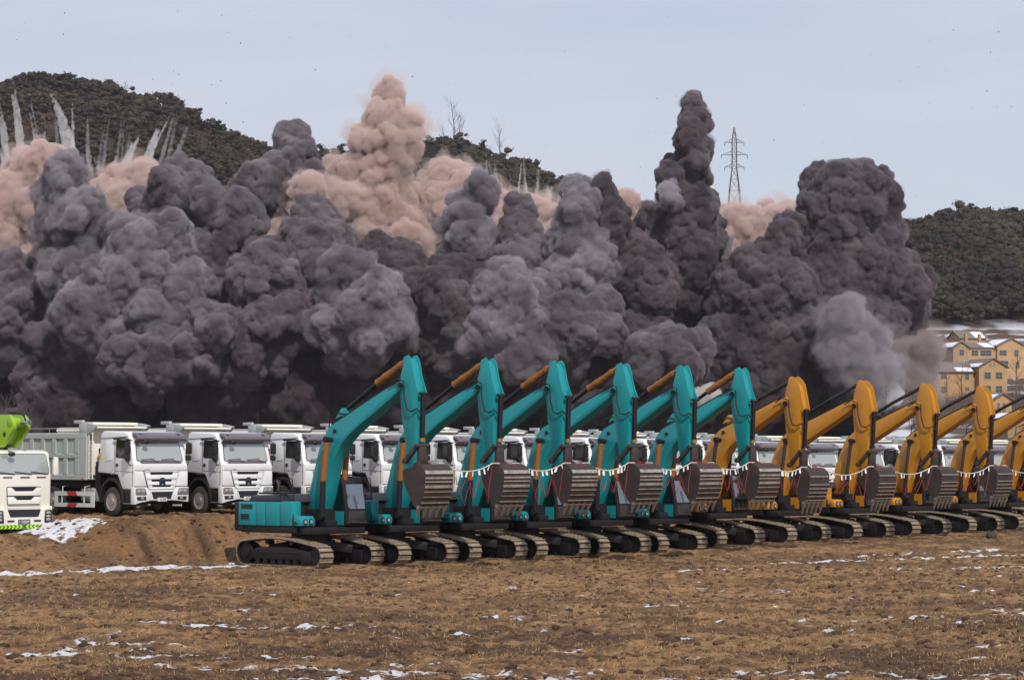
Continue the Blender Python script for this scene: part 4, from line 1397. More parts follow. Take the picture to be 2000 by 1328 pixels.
    for s in (-1, 1):
        for k in range(7):
            y = s * (.06 + k * .165)
            cv.prism([(y, .49), (y + s * .08, .56), (y + s * .17, .56), (y + s * .09, .49), (y + s * .17, .42), (y + s * .08, .42)], .0605, .0645, 'x')
    cv.build('chevron', M['lime_mark'], cb, smooth=0)
    ch = MB()
    for s in (-1, 1): ch.box(-9, -.3, s * .45 - .05, s * .45 + .05, .7, 1.0)
    ch.box(-2.0, -.3, -.8, .8, .9, 1.5)
    ch.build('chassis', M['dark'], root, bevel=.02)
    for s in (-1, 1):
        make_wheel(root, -1.35, s); make_wheel(root, -6.0, s, True); make_wheel(root, -7.3, s, True)
    MB().box(-8.8, -2.6, -1.15, 1.15, 1.05, 1.7).build('deck', M['cream'], root, bevel=.05)
    MB().tube([(-3.4, 0, 1.6), (-3.4, 0, 3.5)], .4, 16).build('boom_pedestal', M['lime'], root)
    b = MB().prism(rounded([(.22, 4.33), (.26, 4.08), (-.5, 3.38), (-8.5, 3.40), (-8.5, 4.5), (-.55, 4.58), (-.05, 4.58)], .12), -.62, -.48)
    b.prism(rounded([(.22, 4.33), (.26, 4.08), (-.5, 3.38), (-8.5, 3.40), (-8.5, 4.5), (-.55, 4.58), (-.05, 4.58)], .12), -.02, .12)
    b.prism([(-.2, 4.0), (-.7, 3.5), (-8.4, 3.5), (-8.4, 4.3), (-.9, 4.3)], -.479, -.021)
    b.tube([(.0, -.64, 4.3), (.0, .14, 4.3)], .17, 18)
    bo = b.build('boom', M['lime'], root, bevel=.015)
    hl = MB()
    for (x, z) in ((-.35, 3.86), (-.75, 3.62)):
        hl.tube([(x, -.63, z), (x, -.615, z)], .09, 14)
    hl.build('boom_hole', M['ink'], bo)
    MB().tube([(-.6, -.3, 4.66), (.0, -.3, 4.66), (.35, -.25, 4.55), (.42, -.2, 4.3)], .035, 8).build('hose', M['black'], bo)
    nz = MB().tube([(.2, -.2, 4.3), (.34, -.18, 4.3)], .11, 12).tube([(.34, -.18, 4.3), (.46, -.16, 4.3)], .075, 12).tube([(.46, -.16, 4.3), (.58, -.14, 4.3)], .1, 12)
    nz.build('pipe_coupling', M['chrome'], bo)
    return root
pt = make_pump_truck()
pt.location = (-17.9, 94.0, .78)
pt.rotation_euler = (0, 0, TA)
tag(pt, 'cream white truck with lime chevron bumper and lime boom folded over its cab', 'truck')

# ------------------------------------------------------------------ forest
pine_m, *_ = attr_mat('pine_foliage', .9, .35, 1.2)
def tuft_template(g, n, flat):
    """leaf-clump cloud inside a pine crown, unit size"""
    pts = []
    nc = 9
    cen = np.stack([g.normal(0, .5, nc), g.normal(0, .5, nc), g.uniform(-.5, .6, nc) * flat], 1)
    ci = g.integers(0, nc, n)
    p = cen[ci] + g.normal(0, .22, (n, 3)) * [1, 1, .7]
    return p
def leaf_cloud(P, size, g):
    """one small quad per point, randomly turned"""
    n = len(P)
    a = g.normal(size=(n, 3)); a /= np.linalg.norm(a, axis=1)[:, None]
    b = np.cross(a, g.normal(size=(n, 3))); b /= np.linalg.norm(b, axis=1)[:, None]
    a *= size[:, None]; b *= (size * .6)[:, None]
    return np.stack([P - a - b * .3, P + b, P + a - b * .2, P - b], 1)

def make_forest():
    g = np.random.default_rng(8)
    Q, Cc = [], []
    n = 8200
    # sample over the two visible hillsides
    px = np.concatenate([g.uniform(-520, 1640, n), g.uniform(1700, 2420, n // 2)])
    y = np.concatenate([g.uniform(610, 835, n), g.uniform(560, 835, n // 2)])
    x = (px - 1000) / FPX * y
    z, rgt, _ = far_z(x, y)
    py = 887.5 - (z - 3.9) / y * FPX
    keep = ((px < 1700) & (py < 560)) | ((px >= 1700) & (py < 665))
    dens = fbm(x * .05, y * .05, 90, 4)
    keep &= dens > .31
    bare = (dens < .355) | (g.uniform(0, 1, len(x)) < .05)
    x, y, z, px, bare, dens = x[keep], y[keep], z[keep], px[keep], bare[keep], dens[keep]
    n = len(x)
    z = z + (fbm(x * .03, y * .03, 4, 4) - .5) * 4 * sm(y, 560, 700)
    sc = g.uniform(1.5, 2.8, n) * np.where(px > 1700, 1.15, 1.0)
    h = g.uniform(1.6, 3.6, n)
    k = np.clip(g.normal(.45, .28, n) + (fbm(x * .035, y * .02, 33, 3) - .5) * 1.6, 0, 1.3)
    green = np.array([.022, .0195, .0165])[None] * (1 - k[:, None]) + np.array([.062, .050, .032])[None] * k[:, None]
    brown = np.array([.075, .048, .036])[None] * (.7 + .6 * k[:, None])
    col = np.where(bare[:, None], brown, green)
    # lumpy boughs
    nb_ = 5
    v0, f0 = icos(2)
    off = g.normal(0, 1, (n, nb_, 3)) * np.array([.55, .55, .28])
    br = g.uniform(.26, .50, (n, nb_))
    br = np.where(bare[:, None], br * .45, br)
    B = v0[None, None] * g.uniform(.72, 1.25, (n, nb_, len(v0), 1)) * np.array([1, 1, .72]) * br[:, :, None, None] + off[:, :, None, :]
    B = B * sc[:, None, None, None] + np.stack([x, y, z + h], 1)[:, None, None, :]
    V1_ = B.reshape(-1, 3)
    F1_ = (f0[None] + (np.arange(n * nb_) * len(v0))[:, None, None]).reshape(-1, 3)
    c1_ = np.repeat(col * .9, nb_ * len(v0), axis=0)
    # needle sprays over them
    L = 78
    ci = g.integers(0, nb_, (n, L))
    dn = g.normal(0, 1, (n, L, 3)); dn /= np.linalg.norm(dn, axis=2)[:, :, None]
    P = np.take_along_axis(off, ci[:, :, None].repeat(3, 2), 1) + dn * np.array([1, 1, .72]) * np.take_along_axis(br, ci, 1)[:, :, None] * g.uniform(.9, 1.5, (n, L, 1))
    P = (P * sc[:, None, None] + np.stack([x, y, z + h], 1)[:, None, :]).reshape(-1, 3)
    V2_ = leaf_cloud(P, np.repeat(sc, L) * g.uniform(.10, .22, n * L), g)
    V2_ = V2_[:, [0, 1, 2]].reshape(-1, 3)
    c2_ = np.repeat(np.repeat(col, L, axis=0) * g.uniform(.8, 1.25, (n * L, 1)), 3, axis=0)
    V = np.concatenate([V1_, V2_])
    Fc = np.concatenate([F1_, np.arange(len(V2_)).reshape(-1, 3) + len(V1_)])
    col = np.concatenate([c1_, c2_])
    o = np_mesh('forest', V, Fc, pine_m, col=col)
    tag(o, 'dark scrubby pine forest covering the hillsides', 'forest', None, 'stuff')
make_forest()

def ridge_base(px, Y=800):
    x = (px - 1000) / FPX * Y
    z, *_ = far_z(np.array([x]), np.array([float(Y)]))
    z = z + (fbm(np.array([x * .03]), np.array([Y * .03]), 4, 4) - .5) * 4
    return x, float(z[0])

def pine(px, top, w, label, Y=800, lean=0.0, seed=0):
    g = np.random.default_rng(seed)
    x, z = ridge_base(px, Y)
    tz = pix(px, top, Y)[2]
    H_ = max(tz - z, 2.5)
    root = empty('pine_tree', (x, Y, z - .5))
    tag(root, label, 'pine tree', 'pines standing on the ridge')
    MB().tube([(0, 0, 0), (lean * .4, 0, H_ * .5), (lean, 0, H_ * .92)], [.28, .2, .08], 7).build('trunk', M['bark'], root)
    n = 260
    nc = 12
    f = g.uniform(.35, 1.0, nc)
    cen = np.stack([lean * f + g.normal(0, w * .30, nc) * (1.25 - f * .7), g.normal(0, w * .3, nc), f * (H_ + .3)], 1)
    ci = g.integers(0, nc, n)
    P = cen[ci] + g.normal(0, 1, (n, 3)) * [w * .17, w * .17, .32]
    V = leaf_cloud(P, g.uniform(.2, .5, n), g)
    col = np.repeat(np.array([[.034, .038, .02]]) * g.uniform(.6, 1.6, (n, 1)), 4, axis=0)
    V = V[:, [0, 1, 2]].reshape(-1, 3)
    col = np.repeat(np.array([[.034, .034, .022]]) * g.uniform(.7, 1.4, (n, 1)), 3, axis=0)
    v0, f0 = icos(2)
    rb = g.uniform(.16, .30, nc) * w
    B = (v0[None] * g.uniform(.65, 1.3, (nc, len(v0), 1)) * np.array([1, 1, .6]) * rb[:, None, None] + cen[:, None, :]).reshape(-1, 3)
    Fb = (f0[None] + (np.arange(nc) * len(v0))[:, None, None]).reshape(-1, 3)
    np_mesh('crown', np.concatenate([B, V]), np.concatenate([Fb, np.arange(len(V)).reshape(-1, 3) + len(B)]), pine_m, root, col=np.concatenate([np.repeat([[.032, .032, .021]], len(B), axis=0), col]))

def bare_tree(loc, H_, label, seed, group, spread=.5, thick=1.0, mt=None):
    g = random.Random(seed)
    root = empty('bare_tree', loc)
    tag(root, label, 'bare tree', group)
    tr, br = MB(), MB()
    r0 = H_ * .016 * thick
    top = Vector((g.uniform(-.05, .05) * H_, g.uniform(-.05, .05) * H_, H_ * .95))
    mid = Vector((g.uniform(-.03, .03) * H_, 0, H_ * .5))
    tr.tube([(0, 0, -.4), mid, top], [r0, r0 * .65, r0 * .2], 6)
    def grow(p, d, L, r, lev):
        q = p + d * L * .5 + Vector((g.uniform(-.05, .05), g.uniform(-.05, .05), .03)) * L
        e = q + (d + Vector((g.uniform(-.2, .2), g.uniform(-.2, .2), .25))).normalized() * L * .5
        br.tube([p, q, e], [r, r * .7, r * .3], 4, caps=False)
        if lev > 0:
            for _ in range(g.choice((2, 3, 3))):
                f = g.uniform(.3, 1)
                s_ = p.lerp(q, f * 2) if f < .5 else q.lerp(e, f * 2 - 1)
                dd = (d + Vector((g.uniform(-.8, .8), g.uniform(-.8, .8), g.uniform(-.1, .7)))).normalized()
                grow(s_, dd, L * g.uniform(.4, .6), r * .55, lev - 1)
    nb = 11
    for k in range(nb):
        f = .28 + .68 * k / nb
        p = Vector((0, 0, -.4)).lerp(mid, min(1, f * 2)) if f < .5 else mid.lerp(top, f * 2 - 1)
        a = g.uniform(0, 2 * PI)
        d = Vector((math.cos(a) * spread, math.sin(a) * spread, g.uniform(.5, 1))).normalized()
        grow(p, d, H_ * g.uniform(.18, .32) * (1.25 - f * .6), r0 * .5 * (1.2 - f * .8), 2)
    tr.build('trunk', mt or M['bark'], root)
    br.build('branches', mt or M['bark'], root, smooth=0)

for i, (px, top, w, ln, lab) in enumerate((
        (205, 158, 3.6, 1.2, 'leaning pine jutting into the sky at the top of the left hill'), (130, 146, 3.6, .2, 'dark pine crown right of the summit notch on the left hill'),
        (155, 152, 3.4, 0, 'rounded pine on the left hill between the notch and the leaning pine'), (72, 140, 4.0, 0, 'topmost pine on the summit of the left hill'),
        (835, 262, 3.2, 0, 'pine on the middle ridge left of the tall bare tree'), (862, 268, 3.4, 0, 'pine at the foot of the tall bare tree on the middle ridge'), (905, 262, 4.2, 0, 'broad dark pine right of the tall bare tree on the ridge'),
        (940, 276, 3.0, .5, 'pine leaning out at the right end of the ridge clump'), (625, 282, 3.6, 0, 'pine on the ridge just right of the small dark smoke column'), (665, 282, 3.4, 0, 'pine on the ridge just left of the tall tan smoke column'),
        (1850, 408, 4, 0, 'pine on the right hill nearest the black smoke column'), (1905, 398, 4.2, 0, 'highest pine on the top of the right hill'), (1985, 402, 4, 0, 'pine on the right hill at the edge of the photo'))):
    pine(px, top, w, lab, 798, ln, 100 + i)
for i, (px, top, sp_, lab) in enumerate(((885, 193, .5, 'tallest bare tree rising from the middle ridge'), (978, 238, .5, 'forked bare tree on the ridge above the pale dust trails'), (897, 222, .3, 'thin bare tree close behind the tallest one on the ridge'),
                                      (866, 244, .3, 'short bare tree left of the tallest one on the ridge'), (242, 158, .3, 'thin bare sapling on the skyline of the left hill'), (958, 284, .5, 'low bare tree left of the forked one on the ridge'))):
    x, z = ridge_base(px, 796)
    tz = pix(px, top, 796)[2]
    bare_tree((x, 796, z - .5), tz - z + .5, lab, 200 + i, 'bare trees on the ridge', sp_, .75)

# ------------------------------------------------------------------ pylon on the ridge
def make_pylon():
    Y = 806
    x, z = ridge_base(1436, Y)
    s = Y / FPX
    top = pix(1436, 249, Y)[2]
    root = empty('transmission_tower', (x, Y, z - 1))
    tag(root, 'steel lattice power pylon with three cross arms on the ridge', 'pylon')
    H_ = top - z + 1
    zz = lambda py: pix(1436, py, Y)[2] - z + 1
    lv_ = [(0, 2.3), (zz(373), 1.55), (zz(350), 1.15), (zz(330), .75), (zz(303), .70), (zz(279), .68), (zz(266), .5), (H_, .05)]
    m = MB()
    dn = []
    for (z0, w0), (z1, w1) in zip(lv_, lv_[1:]):
        k = max(1, int((z1 - z0) / (w0 * 2.0 + .2)))
        for j in range(k):
            a, b = j / k, (j + 1) / k
            dn.append((z0 + (z1 - z0) * a, w0 + (w1 - w0) * a))
    dn.append(lv_[-1])
    cs = [(-1, -1), (1, -1), (1, 1), (-1, 1)]
    for (z0, w0), (z1, w1) in zip(dn, dn[1:]):
        for i in range(4):
            c, d = cs[i], cs[(i + 1) % 4]
            m.bar((c[0] * w0, c[1] * w0, z0), (c[0] * w1, c[1] * w1, z1), .17, .17)
            m.bar((c[0] * w0, c[1] * w0, z0), (d[0] * w1, d[1] * w1, z1), .075, .075)
            m.bar((d[0] * w0, d[1] * w0, z0), (c[0] * w1, c[1] * w1, z1), .075, .075)
            m.bar((c[0] * w1, c[1] * w1, z1), (d[0] * w1, d[1] * w1, z1), .075, .075)
    m.build('lattice_mast', M['steel'], root, smooth=0)
    for py, hw in ((279, 19), (303, 25.5), (327, 19)):
        a = MB()
        W_ = hw * s
        z0 = zz(py)
        for sg in (-1, 1):
            for y in (-.5, .5):
                a.bar((sg * .7, y, z0), (sg * W_, 0, z0), .12, .12)
                a.bar((sg * .7, y, z0 + 1.1), (sg * W_, 0, z0), .1, .1)
            a.bar((sg * W_ * .5, 0, z0), (sg * W_ * .5, 0, z0 + .5), .08, .08)
        ar = a.build('cross_arm', M['steel'], root, smooth=0)
        for sg in (-1, 1):
            MB().tube([(sg * W_, 0, z0), (sg * W_, 0, z0 - 1.1)], .1, 6).build('insulator', M['steel'], ar)
make_pylon()

# ------------------------------------------------------------------ houses on the slope
def house(name, px, py, Y, rz, label, W_, D_, hw, hr, wins, wall='orange_wall', snow=.5, wing=None, chim=0):
    """gable-fronted house: W_ wide gable facing local -Y, D_ deep, hw eaves height, hr ridge rise"""
    p = pix(px, py, Y)
    root = empty(name, (p[0], p[1], p[2]), rz)
    tag(root, label, 'house', 'ochre houses on the snowy slope')
    def block(x0, x1, y0, y1, h, r, axis_, wl):
        m = MB()
        if axis_ == 'y':
            m.prism([(x0, -2), (x1, -2), (x1, h), ((x0 + x1) / 2, h + r), (x0, h)], y0, y1, 'y')
        else:
            m.prism([(y0, -2), (y1, -2), (y1, h), ((y0 + y1) / 2, h + r), (y0, h)], x0, x1, 'x')
        wo = m.build('wall', M[wl], root, smooth=0)
        rf, snm = MB(), MB()
        e, t = .35, .14
        if axis_ == 'y':
            xm = (x0 + x1) / 2
            for (xa, sgn) in ((x0, -1), (x1, 1)):
                ext = xa + sgn * e
                ze = h - r * e / abs(xm - xa)
                a, b = (ext, ze), (xm, h + r)
                rf.prism([(a[0], a[1] + .01), (b[0], b[1] + .01), (b[0], b[1] + t), (a[0], a[1] + t)], y0 - e, y1 + e, 'y')
                if snow > 0:
                    k0, k1 = (.05, .05 + .9 * snow)
                    q0 = (a[0] + (b[0] - a[0]) * k0, a[1] + (b[1] - a[1]) * k0 + t)
                    q1 = (a[0] + (b[0] - a[0]) * k1, a[1] + (b[1] - a[1]) * k1 + t)
                    snm.prism([(q0[0], q0[1] + .004), (q1[0], q1[1] + .004), (q1[0], q1[1] + .07), (q0[0], q0[1] + .07)], y0 + .3, y0 + .3 + (y1 - y0) * .7, 'y')
        else:
            ym = (y0 + y1) / 2
            for (ya, sgn) in ((y0, -1), (y1, 1)):
                ext = ya + sgn * e
                ze = h - r * e / abs(ym - ya)
                a, b = (ext, ze), (ym, h + r)
                rf.prism([(a[0], a[1] + .01), (b[0], b[1] + .01), (b[0], b[1] + t), (a[0], a[1] + t)], x0 - e, x1 + e, 'x')
                if snow > 0:
                    k0, k1 = .05, .05 + .9 * snow
                    q0 = (a[0] + (b[0] - a[0]) * k0, a[1] + (b[1] - a[1]) * k0 + t)
                    q1 = (a[0] + (b[0] - a[0]) * k1, a[1] + (b[1] - a[1]) * k1 + t)
                    snm.prism([(q0[0], q0[1] + .004), (q1[0], q1[1] + .004), (q1[0], q1[1] + .07), (q0[0], q0[1] + .07)], x0 + (x1 - x0) * .55, x1 - .3, 'x')
        ro = rf.build('roof', M['roof'], root, smooth=0)
        if snow > 0: snm.build('roof_snow', M['snow'], ro, smooth=0)
        return wo
    block(-W_ / 2, W_ / 2, 0, D_, hw, hr, 'y', wall)
    if wing:
        for (x0, x1, y0, y1, h, r, ax, wl) in wing:
            block(x0, x1, y0, y1, h, r, ax, wl)
    for (face, u, z, w, h) in wins:
        m, n = MB(), MB()
        if face[0] == 'f':
            y = float(face[1:] or 0)
            f = m.box(u - w / 2 - .1, u + w / 2 + .1, y - .06, y - .003, z - .1, z + h + .1).build('window', M['frame'], root, smooth=0)
            for k in range(2):
                for l in range(2):
                    n.box(u - w / 2 + k * w / 2 + .03, u - w / 2 + (k + 1) * w / 2 - .03, y - .075, y - .061, z + l * h / 2 + .03, z + (l + 1) * h / 2 - .03)
        else:
            x = float(face[1:])
            f = m.box(x - .06, x - .003, u - w / 2 - .1, u + w / 2 + .1, z - .1, z + h + .1).build('window', M['frame'], root, smooth=0)
            for k in range(2):
                n.box(x - .075, x - .061, u - w / 2 + k * w / 2 + .03, u - w / 2 + (k + 1) * w / 2 - .03, z + .03, z + h - .03)
        n.build('pane', M['pane'], f, smooth=0)
    for k in range(chim):
        MB().box(-W_ / 2 - 1.2 - k * 3, -W_ / 2 - .7 - k * 3, D_ * .6, D_ * .6 + .5, hw, hw + hr + 1.0).build('chimney', M[wall], root, smooth=0)
    return root

house('house', 1940, 776, 455, math.radians(18), 'lower ochre house with a gable front and two rows of windows', 5.6, 8, 5.4, 1.5,
      [('f', -1.1, 3.3, 1.25, 1.15), ('f', 1.15, 3.3, 1.25, 1.15), ('f', -1.1, .9, 1.25, 1.15), ('f', 1.15, .9, 1.25, 1.15), ('f', -.5, 5.6, .25, .45), ('f', .25, 5.6, .25, .45),
       ('f1.5', -4.4, 3.2, .8, 1.1), ('f1.5', -4.4, 1.2, .8, .6), ('f1.5', -9.0, 3.3, 1.0, 1.15), ('f1.5', -9.0, .8, 1.0, 1.1)],
      wing=[(-10.8, -2.9, 1.5, 7.5, 4.6, 1.6, 'x', 'orange_wall')], snow=.4)
house('house', 1975, 722, 492, math.radians(20), 'ochre house higher on the slope with snowy roofs and a long glazed balcony', 6.0, 8, 4.6, 1.4,
      [('f', 1.2, 2.6, .8, 1.2), ('f', -1.8, 2.7, 1.6, 1.0), ('f', -1.6, .4, 1.8, 1.3), ('f', 1.4, .3, .8, 1.2), ('f.6', -5.2, 2.6, 2.4, 1.1), ('f.6', -7.6, 2.6, 1.4, 1.1), ('f.4', -10.6, 2.6, 1.0, 1.1)],
      wing=[(-9.0, -3.05, .6, 7, 4.2, 1.0, 'x', 'orange_wall'), (-12.4, -9.05, .4, 7, 4.2, 1.0, 'y', 'grey_wall'), (-6.8, -1, 7.5, 12, 6.4, 1.3, 'x', 'orange_wall')], snow=.85, chim=2)
house('house', 1958, 812, 380, math.radians(22), 'small ochre house with a snowy roof, low behind the fifth yellow excavator', 3.2, 4, 2.4, .9, [('f', -.7, 1.0, .4, .9), ('f', .3, 1.0, .4, .9)], snow=.8)
house('house', 1990, 846, 300, math.radians(22), 'beige house at the right edge low behind the last yellow excavator', 3.0, 5, 1.7, .6, [('f', .6, .5, .5, .7)], snow=.9, wall='grey_wall')

i = 0
for (px, py, Y, H_, lab) in ((1880, 776, 446, 6.5, 'bare tree in front of the left wing of the lower ochre house'), (1850, 782, 440, 5, 'bare tree at the left end of the lower ochre house'), (1985, 742, 470, 6, 'bare tree right of the lower ochre house gable'),
                             (1830, 795, 420, 4.5, 'low bare tree beside the drifting brown smoke'), (1905, 790, 430, 4, 'low bare tree below the lower ochre house'), (1990, 790, 420, 5, 'bare tree at the right edge between the houses'),
                             (1875, 805, 400, 4, 'low bare tree left of the small snowy roof'), (1730, 835, 330, 5, 'bare tree seen past the third yellow boom'), (1850, 838, 320, 4.5, 'bare tree seen past the fourth yellow boom'), (1785, 830, 340, 4.5, 'bare tree seen between the third and fourth yellow booms')):
    p = pix(px, py, Y)
    gzv, *_ = far_z(np.array([p[0]]), np.array([float(Y)]))
    bare_tree((p[0], Y, float(gzv[0])), H_ + p[2] - float(gzv[0]), lab, 300 + i, 'bare trees around the houses', .8, 1.1)
    i += 1
for (px, top, Y, lab) in ((6, 762, 210, 'bare tree at the left edge under the brown dust'), (56, 790, 220, 'small bare sapling above the left dump truck')):
    p = pix(px, top, Y)
    bare_tree((p[0], Y, 1.7), p[2] - 1.7, lab, 340 + i, 'bare trees at the left edge', .5, .5)
    i += 1

def make_brush():
    g = np.random.default_rng(4)
    n = 1500
    px = g.uniform(1790, 2060, n); y = g.uniform(330, 452, n)
    x = (px - 1000) / FPX * y
    z, *_ = far_z(x, y)
    keep = fbm(x * .08, y * .05, 66, 3) > .46
    x, y, z = x[keep], y[keep], z[keep]
    n = len(x)
    L = 24
    P = np.repeat(np.stack([x, y, z + .5], 1), L, axis=0) + g.normal(0, 1, (n * L, 3)) * [.8, .8, .5]
    a = np.stack([g.normal(0, .25, n * L), g.normal(0, .25, n * L), g.uniform(.5, 1.1, n * L)], 1)
    w = np.stack([g.uniform(.01, .025, n * L), np.zeros(n * L), np.zeros(n * L)], 1)
    V = np.stack([P - w, P + w, P + a], 1)
    col = np.repeat(np.array([[.10, .075, .065]]) * g.uniform(.6, 1.3, (n * L, 1)), 3, axis=0)
    m, *_ = attr_mat('dry_brush', .9, .1, 3.)
    o = np_mesh('brush', V.reshape(-1, 3), np.arange(n * L * 3).reshape(-1, 3), m, col=col)
    tag(o, 'leafless grey brown brush on the slope below the houses', 'brush', None, 'stuff')
make_brush()

# ------------------------------------------------------------------ smoke
def smoke_mat(name, col, dens, g=0., col2=None, scale=.16):
    m = bpy.data.materials.new(name)
    m.use_nodes = True
    t = m.node_tree
    t.nodes.remove(t.nodes['Principled BSDF'])
    v = t.nodes.new('ShaderNodeVolumePrincipled')
    v.inputs['Color'].default_value = (*col, 1)
    v.inputs['Density'].default_value = dens
    v.inputs['Anisotropy'].default_value = g
    if col2:                                   # the soot content differs from billow to billow
        m.cycles.homogeneous_volume = True
        ge = t.nodes.new('ShaderNodeNewGeometry')
        n = t.nodes.new('ShaderNodeTexNoise')
        n.inputs['Scale'].default_value = scale
        n.inputs['Detail'].default_value = 4
        n.inputs['Roughness'].default_value = .6
        n.inputs['Distortion'].default_value = .6
        r = t.nodes.new('ShaderNodeMapRange')
        r.inputs['From Min'].default_value = .36
        r.inputs['From Max'].default_value = .64
        mxn = t.nodes.new('ShaderNodeMixRGB')
        mxn.inputs['Color1'].default_value = (*col, 1)
        mxn.inputs['Color2'].default_value = (*col2, 1)
        t.links.new(ge.outputs['Position'], n.inputs['Vector'])
        t.links.new(n.outputs[0], r.inputs[0])
        t.links.new(r.outputs[0], mxn.inputs['Fac'])
        t.links.new(mxn.outputs[0], v.inputs['Color'])
    t.links.new(v.outputs[0], t.nodes['Material Output'].inputs['Volume'])
    return m
SM = dict(dark=smoke_mat('dark_smoke', (.22, .18, .205), 3.0, 0, (.52, .465, .50)), black=smoke_mat('black_smoke', (.165, .135, .152), 3.6, 0, (.41, .358, .38)), grey=smoke_mat('grey_smoke', (.31, .27, .305), 1.9, 0, (.66, .61, .65)), brown=smoke_mat('brown_smoke', (.55, .47, .45), .5),
          tan=smoke_mat('tan_smoke', (.96, .80, .755), 1.4, 0, (.91, .70, .65)), pale=smoke_mat('pale_dust', (.96, .94, .94), .24), white=smoke_mat('white_dust', (.98, .96, .96), .6), puff=smoke_mat('pale_grey_smoke', (.44, .40, .43), .55, 0, (.64, .60, .63)), tanveil=smoke_mat('thin_tan_dust', (.95, .79, .72), .045), base_shade=smoke_mat('base_shade_smoke', (.115, .082, .098), 2.0, 0, (.32, .262, .288)))  # darkest smoke: low billows, with shade from those above put into the colour
FR = dict(dark=smoke_mat('dark_smoke_fringe', (.37, .33, .36), .25), black=smoke_mat('black_smoke_fringe', (.29, .25, .265), .28), puff=smoke_mat('pale_grey_fringe', (.52, .48, .51), .08), tanveil=None, grey=smoke_mat('grey_smoke_fringe', (.48, .44, .475), .2), brown=smoke_mat('brown_smoke_fringe', (.55, .46, .44), .06),
          tan=smoke_mat('tan_smoke_fringe', (.93, .77, .70), .15), white=smoke_mat('white_dust_fringe', (.95, .92, .92), .12), base_shade=smoke_mat('base_shade_fringe', (.26, .21, .23), .2))  # fringe of the low smoke is darkened for base shade as well

def remesh(V, Fc, vox):
    me = bpy.data.meshes.new('tmp')
    me.vertices.add(len(V)); me.vertices.foreach_set('co', np.asarray(V, np.float32).ravel())
    me.loops.add(Fc.size); me.loops.foreach_set('vertex_index', np.asarray(Fc, np.int32).ravel())
    me.polygons.add(len(Fc)); me.polygons.foreach_set('loop_start', np.arange(0, Fc.size, Fc.shape[1], dtype=np.int32))
    me.update(calc_edges=True)
    return remesh_me(me, vox)
def remesh_me(me, vox):
    o = bpy.data.objects.new('tmp', me)
    C.objects.link(o)
    m = o.modifiers.new('r', 'REMESH')
    m.mode = 'VOXEL'
    m.voxel_size = vox
    dg = bpy.context.evaluated_depsgraph_get()
    me2 = bpy.data.meshes.new_from_object(o.evaluated_get(dg))
    bpy.data.objects.remove(o)
    bpy.data.meshes.remove(me)
    return me2

